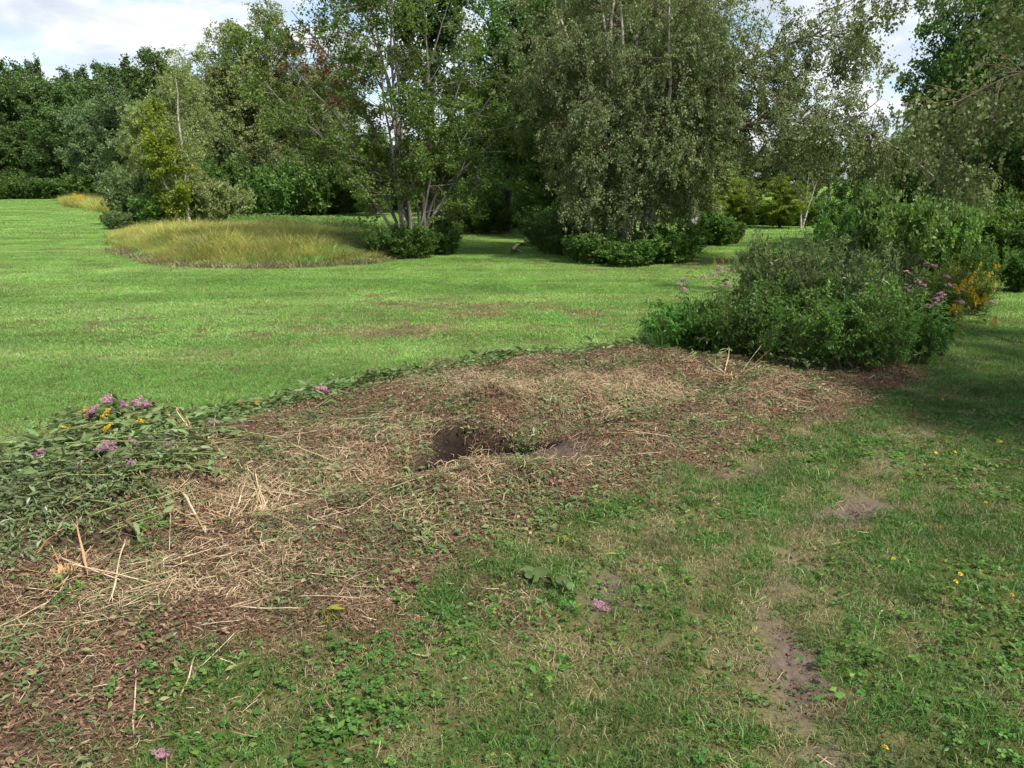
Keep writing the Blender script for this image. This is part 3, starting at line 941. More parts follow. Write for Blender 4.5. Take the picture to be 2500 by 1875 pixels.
# ------------------------------------------------------------------ trees
def build_tree(name, seed, stems, levels, leaves, bark, leafm, loc=(0, 0, 0), red=None, twig_mat=None):
    """stems: list of (control points, base radius, tip radius) in local metres. levels: branch orders. -> Empty > trunk..., crown"""
    g = np.random.default_rng(seed)
    root = empty(name, loc)
    K0 = 14
    sp = np.stack([resample(s[0], K0) for s in stems])
    wob = np.cumsum(g.normal(size=sp.shape) * 0.035, axis=1)
    wob -= wob[:, :1]
    slen = np.linalg.norm(sp[:, -1] - sp[:, 0], axis=1)
    sp = sp + wob * (slen / 8)[:, None, None]
    tt = np.linspace(0, 1, K0)
    sr = np.stack([s[1] * (1 - tt) ** 0.85 + s[2] for s in stems])
    for i in range(len(stems)):
        v, f = tubes(sp[i:i + 1], sr[i:i + 1], 7)
        obj('trunk', mesh_from('trunk', v, f, bark, None, True), root)
    parents, prad, paths_all = sp, sr, [sp]
    wood = Acc()
    centre = sp[:, 0].mean(0)
    for li, lv in enumerate(levels):
        w_ = None
        if 'weights' in lv:
            w_ = np.array(lv['weights'], float)
        i, t, p0, tan = sample(parents, lv['n'], lv['t0'], lv.get('t1', 0.99), g, w_)
        ang = R(lv['ang']) + g.normal(size=len(i)) * R(lv.get('angv', 12))
        d = side_dirs(tan, ang, g)
        if lv.get('out'):
            od = p0 - centre
            od[:, 2] = 0
            d = unit(d + unit(od) * lv['out'])
        if lv.get('flat'):
            d[:, 2] *= lv['flat']
            d = unit(d)
        if lv.get('up'):
            d = unit(d + np.array([[0, 0, lv['up']]]))
        plen = np.linalg.norm(parents[i, -1] - parents[i, 0], axis=1)
        if callable(lv['len']):
            L = lv['len'](t, p0) * g.uniform(0.55, 1.15, len(i))
        else:
            L = lv['len'] * g.uniform(0.5, 1.25, len(i)) * (1.15 - 0.5 * t)
        pth = grow(p0, d, L, lv['K'], lv['droop'] * g.uniform(0.5, 1.4, len(i)), lv['wander'], g)
        # keep hanging tips off the ground
        low = lv.get('floor', 0.35)
        pth[:, :, 2] = np.where(pth[:, :, 2] < low, low + 0.08 * np.tanh((pth[:, :, 2] - low)), pth[:, :, 2])
        rp = prad[i, np.clip((t * (prad.shape[1] - 1)).astype(int), 0, prad.shape[1] - 1)]
        r0 = np.minimum(rp * 0.75, lv['rad'] * g.uniform(0.7, 1.3, len(i)))
        rad = r0[:, None] * (1 - np.linspace(0, 0.82, lv['K']))[None]
        if lv.get('mesh', True):
            nm = lv.get('nmesh', len(i))
            v, f = tubes(pth[:nm], rad[:nm], lv.get('sides', 4))
            wood.add(v, f)
        parents, prad = pth, rad
        paths_all.append(pth)
    if wood.n:
        obj('branches', wood.mesh('branches', twig_mat or bark, True), root)
    lacc = Acc()
    for (lev, n, s0, s1, asp, jit, hang, t0) in leaves:
        src = paths_all[lev]
        i, t, p, tan = sample(src, n, t0, 1.0, g, np.ones(len(src)))
        p = p + g.normal(size=p.shape) * jit
        p[:, 2] = np.maximum(p[:, 2], 0.12)
        ax = unit(tan * 0.5 + rdir(n, g) * 0.8 + np.array([[0, 0, -hang]]))
        v, f = leaf_faces(p, ax, g.uniform(s0, s1, n), asp, g)
        base = 0.55 * g.random(n) + 0.35 * (np.modf(np.sin(i * 12.9898) * 43758.5)[0] % 1.0)
        if red is not None:
            for (rx, ry, rz, rr) in red:
                k = np.linalg.norm(p - np.array([[rx, ry, rz]]), axis=1) < rr * (0.6 + 0.6 * g.random(n))
                base[k] = 1.0
        lacc.add(v, f, np.repeat(base, 4))
    obj('crown', lacc.mesh('crown', leafm), root)
    return root


def prof_round(zb, zt, rmax, low=0.45):
    """crown radius over height: widest at 'low' of the crown"""
    def fn(t, p0):
        u = np.clip((p0[:, 2] - zb) / (zt - zb), 0, 1)
        r = np.where(u < low, 0.55 + 0.45 * np.sin(np.pi / 2 * u / low), np.cos(np.pi / 2 * (u - low) / (1.02 - low)) ** 0.75)
        return np.maximum(0.25, rmax * r)
    return fn


def straight(h, lean=(0, 0), r=0.15, rt=0.015, base=(0, 0)):
    return ([(base[0], base[1], -0.1), (base[0] + lean[0] * .25, base[1] + lean[1] * .25, h * .33), (base[0] + lean[0] * .6, base[1] + lean[1] * .6, h * .66), (base[0] + lean[0], base[1] + lean[1], h)], r, rt)


def maple_proto(name, seed, h, w, leafm, nl, s0, s1, bark='dark_bark', zb=0.14):
    g_ = np.random.default_rng(seed)
    st = [straight(h, g_.normal(size=2) * 0.5, h * 0.02, 0.02)]
    for k in range(2):
        a = g_.uniform(0, 6.28)
        st.append(([(0, 0, h * .16), (math.cos(a) * w * .15, math.sin(a) * w * .15, h * .42), (math.cos(a) * w * .26, math.sin(a) * w * .26, h * .83)], h * .012, .012))
    return build_tree(name, seed, st, [
        dict(n=95, t0=zb, ang=62, angv=14, len=prof_round(h * zb, h, w * 0.5, 0.38), droop=-0.02, wander=0.09, K=7, rad=h * 0.006, sides=4, up=0.12),
        dict(n=650, t0=0.25, ang=48, len=w * 0.13, droop=0.02, wander=0.12, K=5, rad=0.012, sides=3, flat=0.55, nmesh=350),
        dict(n=2400, t0=0.2, ang=50, len=w * 0.06, droop=0.04, wander=0.15, K=3, rad=0.006, flat=0.6, mesh=False)],
        [(3, int(nl * .8), s0, s1, 0.85, w * 0.016, 0.15, 0.0), (2, int(nl * .2), s0, s1, 0.85, w * 0.016, 0.15, 0.3)], M[bark], leafm)


def birch_proto(name, seed, h, w, leafm, nl, s0, s1, zb=0.12, nst=1, spread=0.6):
    g_ = np.random.default_rng(seed)
    st = []
    for k in range(nst):
        a = g_.uniform(0, 6.28)
        e = np.array([math.cos(a), math.sin(a)]) * spread * g_.uniform(0.5, 1.2)
        st.append(straight(h * g_.uniform(0.82, 1.0), e, 0.07 + 0.004 * h, 0.012, e * 0.12))
    return build_tree(name, seed, st, [
        dict(n=130, t0=zb, ang=48, angv=12, len=prof_round(h * zb, h, w * 0.5, 0.4), droop=0.04, wander=0.07, K=7, rad=0.03, sides=4, up=0.15),
        dict(n=900, t0=0.3, ang=45, len=w * 0.16, droop=0.28, wander=0.10, K=5, rad=0.008, sides=3, nmesh=500),
        dict(n=2400, t0=0.2, ang=40, len=w * 0.08, droop=0.3, wander=0.12, K=4, rad=0.005, mesh=False)],
        [(3, int(nl * .85), s0, s1, 0.75, w * 0.010, 0.5, 0.0), (2, int(nl * .15), s0, s1, 0.75, 0.06, 0.5, 0.3)], M['birch_bark'], leafm, twig_mat=M['brown_twig'])


TREE_H = {}


def put(root, px, D, top, width=1.0, rz=0.0, label=None, group=None, cat='tree', leafm=None, h0=None, dz=0.0):
    """stand a tree at photo column px and distance D so that its top reaches photo row top"""
    x, _, zt = at(px, top, D)
    zg = Hs(x, D)
    if root.data is None and 'h_' not in root:
        root['h_'] = max(v[2] for ch in root.children if ch.name.startswith('crown') for v in ch.bound_box)
    h0 = root['h_'] * .985
    s = (zt - zg) / h0
    root.location = (x, D, zg + dz)
    root.rotation_euler = (0, 0, rz)
    root.scale = (s * width, s * width, s)
    tag(root, label, cat, group)
    if leafm is not None:
        for ch in root.children:
            if ch.name.startswith('crown'):
                ch.material_slots[0].link = 'OBJECT'
                ch.material_slots[0].material = leafm
    return root


class Proto:
    def __init__(s, maker, h):
        s.root, s.h, s.used = maker, h, False

    def new(s):
        if 'h_' not in s.root:
            zs = [v[2] for ch in s.root.children if ch.name.startswith('crown') for v in ch.bound_box]
            if zs:
                s.root['h_'] = max(zs)
        if not s.used:
            s.used = True
            return s.root
        return copy_tree(s.root)


far_a = Proto(maple_proto('broadleaf_tree', 21, 18.0, 11.0, M['far_leaf'], 26000, 0.2, 0.38), 18.0)
far_b = Proto(maple_proto('broadleaf_tree', 22, 18.0, 9.0, M['far_leaf'], 24000, 0.2, 0.38, zb=0.1), 18.0)
far_c = Proto(maple_proto('broadleaf_tree', 23, 18.0, 12.0, M['far_leaf'], 26000, 0.2, 0.38, zb=0.18), 18.0)
far_p = (far_a, far_b, far_c)
map_a = Proto(maple_proto('maple_tree', 31, 10.0, 7.5, M['dark_leaf'], 50000, 0.085, 0.165, zb=.07), 10.0)
map_b = Proto(maple_proto('maple_tree', 32, 10.0, 6.5, M['dark_leaf'], 48000, 0.085, 0.165, zb=0.06), 10.0)
bir_a = Proto(birch_proto('birch_tree', 41, 10.0, 5.2, M['birch_leaf'], 52000, 0.065, 0.125, nst=2, zb=.05), 10.0)
bir_b = Proto(birch_proto('birch_tree', 42, 10.0, 6.0, M['birch_leaf'], 58000, 0.065, 0.125, nst=3, spread=1.4, zb=.05), 10.0)
bir_c = Proto(birch_proto('birch_tree', 43, 10.0, 3.6, M['birch_light'], 17000, 0.065, 0.12, nst=1, zb=0.25), 10.0)

# the wood along the far edge of the lawn
rr = random.Random(5)
LEFTWOOD = [(-130, 150), (-70, 165), (-20, 140), (14, 148), (48, 180), (72, 131), (104, 186), (132, 215), (158, 196), (181, 157), (214, 172), (253, 150), (288, 156), (318, 150), (345, 170), (376, 112), (414, 142)]
for k, (px, top) in enumerate(LEFTWOOD):
    D = 118 + rr.uniform(0, 26) + (8 if px > 150 else 0)
    pr = far_p[k % 3] if px != 72 else far_b
    put(pr.new(), px, D, top, rr.uniform(0.85, 1.1) * (0.6 if px == 72 else 1), rr.uniform(0, 6.28), {72: 'narrow tree whose tip stands up alone above the far wood', 376: 'tallest dark tree of the far wood, rising behind the pale olive birch'}.get(px, 'dark green broadleaf tree in the wood along the far lawn edge'), 'trees of the far wood', h0=18.0)
for k in range(16):
    px = -150 + k * 34
    put(far_p[(k + 1) % 3].new(), px + rr.uniform(-10, 10), 112 + rr.uniform(-6, 4), 270 + rr.uniform(-40, 50), 1.25, rr.uniform(0, 6.28), 'lower dark green broadleaf tree in front of the far wood', 'trees in front of the far wood', h0=18.0)
for k in range(36):
    px = 440 + k * 62 + rr.uniform(-15, 15)
    top = 190 if px < 820 else (340 if px < 1330 else (200 if px < 1760 else 345 if px < 2250 else 180))
    put(far_p[k % 3].new(), px, 95 + rr.uniform(-12, 25), top + rr.uniform(-25, 25), rr.uniform(0.9, 1.2), rr.uniform(0, 6.28), 'broadleaf tree of the wood closing the view behind the nearer trees', 'trees of the wood behind', h0=18.0)
sv = put(far_a.new(), 268, 84, 192, 1.0, 1.0, 'big silvery green tree left of the pale birches', None, leafm=M['silver_leaf'], h0=18.0)
sv2 = put(far_c.new(), 215, 92, 240, 0.95, 2.0, 'rounded silvery tree standing in front of the dark far wood', None, leafm=M['silver_leaf'], h0=18.0)

# birch group on the left
BG = 'birches of the left group'
for (px, D, top, w, pr, lm, lab) in [
        (310, 50, 235, 1.0, bir_b, M['birch_light'], 'olive birch behind the yellow-green sapling'),
        (405, 52, 152, 0.85, bir_b, M['birch_light'], 'pale olive birch with a rounded top over the sapling'),
        (519, 60, 46, 1.0, bir_c, None, 'feathery thin-crowned birch standing against the white sky'),
        (612, 61, 2, 1.05, bir_c, None, 'tallest feathery birch with sky showing through its crown'),
        (560, 62, 125, 1.0, bir_a, None, 'birch with hanging twigs between the two feathery birches'),
        (650, 61, 130, 1.05, bir_b, None, 'dense dark birch beside the leaning pale trunks'),
        (740, 62, 120, 1.05, bir_a, None, 'dense dark birch touching the many-stemmed maple'),
        (800, 64, 150, 1.1, bir_b, None, 'dark birch behind the many-stemmed maple'),
        (480, 62, 190, 1.1, bir_a, None, 'birch filling the back of the left group')]:
    put(pr.new(), px, D, top, w, rr.uniform(0, 6.28), lab, BG, leafm=lm, h0=10.0)
for (px, D, lean, lab) in ((640, 59, -2.0, 'leaning pale birch trunk with few leaves, bent to the left'), (700, 58.5, -1.4, 'pale birch trunk leaning left above the round shrubs')):
    x, _, _ = at(px, 500, D)
    r_ = build_tree('leaning_birch', int(px), [straight(5.2, (lean, 0.3), 0.06, 0.012)], [
        dict(n=30, t0=0.4, ang=45, len=1.2, droop=0.1, wander=0.1, K=5, rad=0.015), dict(n=200, t0=0.2, ang=45, len=0.6, droop=0.2, wander=0.1, K=4, rad=0.006, mesh=False)],
        [(2, 4200, 0.08, 0.15, 0.75, 0.1, 0.4, 0)], M['grey_bark'], M['birch_leaf'], (x, D, Hs(x, D)))
    tag(r_, lab, 'tree')

# yellow-green sapling and the slender white birch by the meadow
x, _, _ = at(428, 540, 41.5)
sap = build_tree('sapling', 51, [([(0.25, 0, -.1), (0.0, 0, 1.0), (-.45, 0, 2.6), (-.65, 0, 6.3)], .05, .01), ([(0.1, 0.2, -.1), (0.1, 0.2, 1.2), (0.25, 0.2, 3.6)], .03, .008)], [
    dict(n=70, t0=0.1, ang=55, angv=14, len=prof_round(0.4, 6.3, 1.6, .3), droop=-0.02, wander=0.1, K=5, rad=0.012, up=.1),
    dict(n=420, t0=0.2, ang=48, len=0.45, droop=0.03, wander=0.14, K=4, rad=0.005, mesh=False)],
    [(2, 9500, 0.08, 0.16, 0.85, 0.09, 0.2, 0)], M['birch_bark'], M['yellow_leaf'], (x, 41.5, Hs(x, 41.5)))
tag(sap, 'slim yellow-green sapling at the back edge of the tawny meadow', 'tree')
x, _, _ = at(460, 540, 43)
wb = build_tree('slender_birch', 52, [([(0.05, 0, -.1), (0.0, 0, 2.5), (.08, 0, 5), (.25, 0, 8.7)], .085, .012)], [
    dict(n=60, t0=0.2, ang=50, angv=14, len=prof_round(1.5, 8.8, 1.6, .4), droop=0.06, wander=0.08, K=6, rad=0.014),
    dict(n=380, t0=0.2, ang=45, len=0.6, droop=0.2, wander=0.12, K=4, rad=0.005, mesh=False)],
    [(2, 5200, 0.07, 0.13, 0.75, 0.10, 0.4, 0)], M['birch_bark'], M['birch_light'], (x, 43, Hs(x, 43)), twig_mat=M['brown_twig'])
tag(wb, 'slender birch with a straight white trunk beside the yellow-green sapling', 'tree')

# the many-stemmed maple in the middle, with the dark-trunked poplar behind it
D = 25.0
x, _, _ = at(1008, 560, D)
ends = [(-4.0, -.6, 6.2), (-3.5, .9, 7.4), (-2.9, -.9, 8.6), (-2.3, .5, 9.4), (-1.5, -.6, 9.0), (-.8, .8, 9.8), (-.1, -.5, 8.8), (.5, .7, 8.4), (1.1, -.4, 7.2), (1.9, .5, 6.2), (2.7, -.2, 5.0), (-3.6, -1.6, 5.2), (-.6, -1.9, 6.4), (3.1, .9, 4.2)]
st = []
g_ = np.random.default_rng(61)
for k, e in enumerate(ends):
    b0 = g_.uniform(-0.32, 0.32, 2)
    e = np.array(e)
    m1 = np.array([b0[0] + e[0] * .16, b0[1] + e[1] * .2, e[2] * .30])
    m2 = np.array([b0[0] + e[0] * .50, b0[1] + e[1] * .55, e[2] * .66])
    st.append(([(b0[0], b0[1], -.1), tuple(m1), tuple(m2), tuple(e)], g_.uniform(.032, .06), .01))
reds = []
for (px, py) in ((765, 180), (800, 205), (745, 165), (835, 170)):
    q = at(px, py, D - 0.6)
    reds.append((q[0] - x, -0.4, q[2], 0.95))
mp_ = build_tree('many_stemmed_maple', 62, st, [
    dict(n=230, t0=0.2, ang=52, angv=15, len=lambda t, p: 1.35 + 0.8 * np.sin(np.pi * np.clip(t, 0, 1)), droop=0.01, wander=0.09, K=6, rad=0.02, out=.3, flat=.7),
    dict(n=1700, t0=0.2, ang=45, len=0.75, droop=0.03, wander=0.12, K=5, rad=0.008, sides=3, flat=.6),
    dict(n=5600, t0=0.15, ang=50, len=0.34, droop=0.05, wander=0.14, K=3, rad=0.004, mesh=False, flat=.7)],
    [(3, 66000, 0.05, 0.095, 0.9, 0.045, 0.25, 0), (2, 8000, 0.05, 0.10, 0.9, 0.06, 0.25, .3)], M['grey_bark'], M['maple_leaf'], (x, D, Hs(x, D)), red=reds)
tag(mp_, 'many-stemmed maple fanning up from a shrub at the end of the meadow', 'tree')
x, _, _ = at(1040, 560, 28.5)
pp = build_tree('poplar_tree', 63, [([(0, 0, -.1), (.05, 0, 3), (.15, 0, 6.2), (-.2, 0, 10.5)], .21, .03), ([(.12, 0, 5.6), (.7, .1, 7.2), (1.3, .1, 10.2)], .12, .02), ([(.12, 0, 5.9), (-.8, .1, 7.4), (-2.0, .1, 9.5)], .09, .02)], [
    dict(n=60, t0=0.45, ang=55, angv=14, len=lambda t, p: 1.6 - .5 * t, droop=0.0, wander=0.1, K=6, rad=0.03),
    dict(n=420, t0=0.25, ang=45, len=0.7, droop=0.06, wander=0.12, K=4, rad=0.01, sides=3),
    dict(n=1300, t0=0.2, ang=50, len=0.35, droop=0.1, wander=0.14, K=3, rad=0.005, mesh=False)],
    [(3, 15000, 0.10, 0.17, 0.95, 0.08, 0.3, 0)], M['dark_bark'], M['poplar_leaf'], (x, 28.5, Hs(x, 28.5)))
tag(pp, 'blue-green poplar with a dark trunk rising behind the many-stemmed maple', 'tree')

# darker maples and others behind the middle
for (px, D, top, w, pr, lm, lab) in [
        (1235, 37, -70, 1.0, map_a, None, 'big dark maple shading the gap between the two tree clumps'),
        (1345, 34, -40, 0.9, map_b, None, 'dark maple pressed against the back of the weeping birch'),
        (1150, 47, 235, 1.1, map_b, None, 'dark maple low behind the shaded lawn gap'),
        (1010, 62, 335, 1.2, map_a, M['yellow_leaf'], 'distant yellowish tree seen through the maple stems'),
        (900, 58, 300, 1.2, map_b, M['maple_leaf'], 'distant mid-green tree seen left of the maple stems'),
        (1105, 56, 300, 1.2, map_b, M['maple_leaf'], 'distant mid-green tree seen right of the maple stems'),
        (1450, 31, -120, 1.0, bir_b, None, 'tall birch rising behind the left of the weeping birch clump'),
        (1620, 31, -140, 1.05, bir_a, None, 'tall birch rising behind the middle of the weeping birch clump'),
        (1740, 33, -60, 1.0, bir_b, None, 'birch rising behind the right of the weeping birch clump'),
        (1700, 44, 330, 1.3, map_a, None, 'dark maple behind the birch trunks'),
        (1800, 52, 330, 1.3, map_b, M['maple_leaf'], 'mid-green maple behind the sunlit strip of lawn'),
        (1985, 50, 300, 1.2, map_a, M['birch_leaf'], 'olive tree behind the sunlit strip of lawn'),
        (2110, 47, 330, 1.2, map_b, None, 'dark tree at the right end of the sunlit strip of lawn'),
        (1915, 40, 425, 1.6, map_b, M['yellow_leaf'], 'low yellow-green maple beside the bare pale stems'),
        (1815, 41, 432, 1.6, map_a, M['yellow_leaf'], 'low yellow-green maple spreading over the left of the sunlit lawn strip'),
        (1270, 56, 330, 1.3, map_a, M['maple_leaf'], 'mid-green maple closing the view at the end of the shaded gap'),
        (2230, 33, 300, 1.1, map_a, None, 'dark maple below the patch of open sky on the right'),
        (2425, 27, -70, 0.66, map_b, None, 'tall dark maple beside the patch of open sky'),
        (2500, 25, -120, 0.8, map_a, None, 'tall dark maple behind the overhanging branches on the right'),
        (2335, 30, 165, 0.5, bir_a, M['dark_leaf'], 'narrow dark tree standing left of the tall dark maples'),
        (2600, 22, 60, 0.8, map_b, None, 'dark maple at the right border of the garden')]:
    put(pr.new(), px, D, top, w, rr.uniform(0, 6.28), lab, None, leafm=lm, h0=10.0)

# small spruces at the foot of the wood behind the sunlit strip
def spruce(name, seed, h, w, n):
    g = np.random.default_rng(seed)
    return build_tree(name, seed, [straight(h, (0, 0), 0.06, 0.01)], [
        dict(n=110, t0=0.06, ang=82, angv=8, len=lambda t, p: w * (1.05 - t), droop=0.03, wander=0.04, K=5, rad=0.012),
        dict(n=900, t0=0.15, ang=50, len=w * .22, droop=0.06, wander=0.06, K=3, rad=0.005, mesh=False, flat=.5)],
        [(2, n, 0.08, 0.16, 0.3, 0.03, 0.2, 0)], M['dark_bark'], M['dark_leaf'])


sp_ = spruce('spruce_tree', 71, 2.8, 1.1, 8000)
for k, (px, D, top) in enumerate(((1838, 43, 470), (1880, 44.5, 490), (2010, 45, 465))):
    q = sp_ if k == 0 else copy_tree(sp_)
    put(q, px, D, top, 1.0, k * 2.0, ['dark little spruce under the left yellow-green maple', 'dark little spruce between the two yellow-green maples', 'dark little spruce right of the bare pale stems'][k], None, h0=2.8)

# bare pale stems
x, _, _ = at(1955, 560, 40)
dead = build_tree('bare_tree', 75, [([(0, 0, -.05), (-.1, 0, .8), (-.2, 0, 2.4)], .06, .01), ([(.05, 0, -.05), (.25, 0, .9), (.6, 0, 2.2)], .05, .01), ([(0, .1, -.05), (.15, .1, .7), (.1, .1, 2.5)], .04, .01)],
                  [dict(n=24, t0=.4, ang=35, len=.8, droop=-.02, wander=.08, K=5, rad=.012)], [(1, 60, .05, .09, .8, .05, .2, .5)], M['birch_bark'], M['yellow_leaf'], (x, 40, Hs(x, 40)))
tag(dead, 'bare pale stems in front of the dark wood', 'tree')

# the big weeping birch clump
D = 24.3
bx, _, _ = at(1530, 640, D)
bz = Hs(bx, D)
ends = [(-2.6, -.3, 8.0), (-1.7, .7, 10.2), (-.8, -.6, 11.0), (.1, .5, 11.6), (1.0, -.5, 10.8), (1.9, .5, 9.8), (2.8, -.2, 8.4), (-1.9, -1.1, 6.6), (.4, -1.5, 7.6), (1.9, -1.2, 6.4), (-3.2, .4, 6.0)]
st = []
g_ = np.random.default_rng(81)
for e in ends:
    b0 = g_.uniform(-0.75, 0.75, 2) * np.array([1, .5])
    st.append(([(b0[0], b0[1], -.1), (b0[0] + e[0] * .15, b0[1] + e[1] * .2, e[2] * .3), (b0[0] + e[0] * .5, b0[1] + e[1] * .5, e[2] * .66), e], g_.uniform(.05, .085), .012))


def arm(pts, r):
    return ([(q[0] - bx, q[1] - D, q[2] - bz) for q in pts], r, .012)


LB = [at(1560, 470, 24.0), at(1680, 360, 23.2), at(1800, 305, 22.5), at(1900, 292, 22.0), at(2010, 300, 21.4), at(2120, 335, 20.8), at(2230, 400, 20.2), at(2310, 470, 19.7)]
st.append(arm(LB, .06))
st.append(arm([at(1560, 420, 24.2), at(1700, 250, 23.6), at(1850, 140, 23.0), at(1980, 85, 22.5), at(2080, 110, 22.0)], .05))
wts = [1.0] * len(ends) + [2.7, 2.2]
wb_ = build_tree('weeping_birch_clump', 82, st, [
    dict(n=470, t0=0.14, ang=56, angv=16, len=lambda t, p: np.where(p[:, 0] > 3.4, 1.0, 2.2 - 0.7 * t), droop=0.05, wander=0.08, K=7, rad=0.022, out=.35, weights=wts),
    dict(n=3800, t0=0.2, ang=50, len=1.2, droop=0.42, wander=0.10, K=6, rad=0.006, sides=3, floor=.5),
    dict(n=9500, t0=0.15, ang=38, len=0.5, droop=0.35, wander=0.12, K=4, rad=0.004, mesh=False, floor=.4)],
    [(3, 215000, 0.042, 0.085, 0.72, 0.036, 0.8, 0), (2, 25000, 0.042, 0.08, 0.72, 0.036, 0.8, .2)], M['birch_bark'], M['birch_leaf'], (bx, D, bz), twig_mat=M['brown_twig'])
tag(wb_, 'big weeping birch clump with white trunks and a long arching branch', 'tree')

# birch standing just right of the view, its boughs hanging in from the right
ox, oy = 10.2, 8.6
oz = Hs(ox, oy)


def arm2(pts, r):
    return ([(0, 0, max(1.5, pts[0][2] - 1.6 - oz))] + [(q[0] - ox, q[1] - oy, q[2] - oz) for q in pts], r, .008)


st = [straight(9.0, (.4, .3), .17, .03), straight(7.5, (-1.2, -2.4), .11, .03, (-.2, -.2)), straight(7.0, (-1.6, .8), .1, .03, (-.2, .2)), straight(7.5, (1.6, -1.2), .1, .03, (.3, -.2)),
      arm2([at(2700, 40, 12.4), at(2500, 10, 13.6), at(2300, -8, 14.6), at(2120, 25, 15.2), at(2010, 85, 15.4)], .032),
      arm2([at(2660, 165, 10.4), at(2500, 165, 10.8), at(2400, 200, 10.7), at(2320, 260, 10.5)], .022),
      arm2([at(2700, 230, 10.8), at(2540, 235, 11.2), at(2430, 290, 11.1), at(2340, 350, 11.0)], .02),
      arm2([at(2700, -60, 12.4), at(2480, -60, 13.6), at(2300, -40, 14.3)], .022)]
ob = build_tree('overhanging_birch', 91, st, [
    dict(n=210, t0=0.25, ang=50, angv=14, len=lambda t, p: np.where(p[:, 1] < 1.4, 1.5, 0.8), droop=0.10, wander=0.08, K=6, rad=0.012, weights=[1.2, 1.2, 1.2, 1.0, 1.7, 1.3, 1.2, .8]),
    dict(n=1700, t0=0.15, ang=45, len=0.65, droop=0.4, wander=0.1, K=6, rad=0.0042, sides=3),
    dict(n=3800, t0=0.15, ang=40, len=0.3, droop=0.4, wander=0.12, K=4, rad=0.003, mesh=True, nmesh=900, sides=3)],
    [(3, 36000, 0.045, 0.08, 0.78, 0.04, 0.5, 0), (2, 6000, 0.045, 0.08, 0.78, 0.04, 0.5, .2)], M['brown_twig'], M['birch_leaf'], (ox, oy, oz), twig_mat=M['brown_twig'])
tag(ob, 'birch whose thin drooping boughs hang in over the right-hand shrubs', 'tree')


# maple beside the path, right of the camera: its shade falls over the right-hand grass
q = copy_tree(map_b.root)
q.location = (8.9, 3.4, Hs(8.9, 3.4))
q.scale = (.75, .75, .78)
tag(q, 'maple standing by the right-hand grass path and shading it', 'tree')


# ------------------------------------------------------------------ shrubs
def shrub(name, seed, h, w, nst, ntw, nl, s0, s1, asp, leafm, base=0.25, twl=0.35, hang=0.1, up=0.1, stick=0.0):
    """many-stemmed shrub -> Empty > branches, foliage"""
    g = np.random.default_rng(seed)
    root = empty(name)
    a = g.uniform(0, 2 * np.pi, nst)
    rb = np.sqrt(g.random(nst)) * w * base
    p0 = np.stack([np.cos(a) * rb, np.sin(a) * rb, np.full(nst, -.03)], 1)
    lean = g.uniform(0.05, 0.55, nst) + 0.25 * rb / w
    a2 = a + g.normal(size=nst) * 0.5
    d = np.stack([np.cos(a2) * lean, np.sin(a2) * lean, np.ones(nst)], 1)
    L = h * g.uniform(0.62, 1.0, nst) * (1.15 - 0.35 * lean)
    L = np.where(g.random(nst) < stick, L * 1.12, L)
    ps = grow(p0, d, L, 7, 0.03, 0.07, g)
    wood = Acc()
    v, f = tubes(ps, (0.009 * h / 1.2) * (1 - np.linspace(0, .8, 7))[None] * g.uniform(.6, 1.3, nst)[:, None], 4)
    wood.add(v, f)
    i, t, q0, tan = sample(ps, ntw, 0.12, 0.97, g)
    tw = grow(q0, unit(side_dirs(tan, R(48) + g.normal(size=ntw) * .2, g) + np.array([[0, 0, up]])), twl * g.uniform(.4, 1.2, ntw) * (1.2 - .6 * t), 4, .03, .1, g)
    tw[:, :, 2] = np.maximum(tw[:, :, 2], 0.04)
    k = min(ntw, 500)
    v, f = tubes(tw[:k], np.full((k, 4), .003) * (h / 1.2), 3)
    wood.add(v, f)
    obj('branches', wood.mesh('branches', M['brown_twig'], True), root)
    acc = Acc()
    for src, n in ((tw, int(nl * .85)), (ps, nl - int(nl * .85))):
        i, t, p, tan = sample(src, n, 0.1, 1.0, g, np.ones(len(src)))
        p = p + g.normal(size=p.shape) * 0.013 * h
        p[:, 2] = np.maximum(p[:, 2], 0.03)
        ax = unit(tan * .7 + rdir(n, g) * .75 + np.array([[0, 0, -hang]]))
        v, f = leaf_faces(p, ax, g.uniform(s0, s1, n), asp, g, .7)
        acc.add(v, f, np.repeat(.6 * g.random(n) + .38 * np.modf(np.abs(np.sin(i * 7.13) * 4375.5))[0], 4))
    fo = obj('foliage', acc.mesh('foliage', leafm), root)
    fo['kind'] = 'stuff'
    return root


def plant_at(root, x, y, s=1.0, rz=0.0, label=None, cat='shrub', group=None, sx=1.0, leafm=None):
    root.location = (x, y, Hs(x, y))
    root.rotation_euler = (0, 0, rz)
    root.scale = (s * sx, s * sx, s)
    tag(root, label, cat, group)
    if leafm is not None:
        for ch in root.children:
            if ch.name.startswith('foliage'):
                ch.material_slots[0].link = 'OBJECT'
                ch.material_slots[0].material = leafm
    return root


sh_a = Proto(shrub('round_shrub', 201, 1.5, 2.4, 60, 1100, 15000, .06, .12, .6, M['bush_leaf']), 1.5)
sh_b = Proto(shrub('round_shrub', 202, 1.3, 2.6, 60, 1100, 15000, .06, .12, .6, M['bush_leaf']), 1.3)
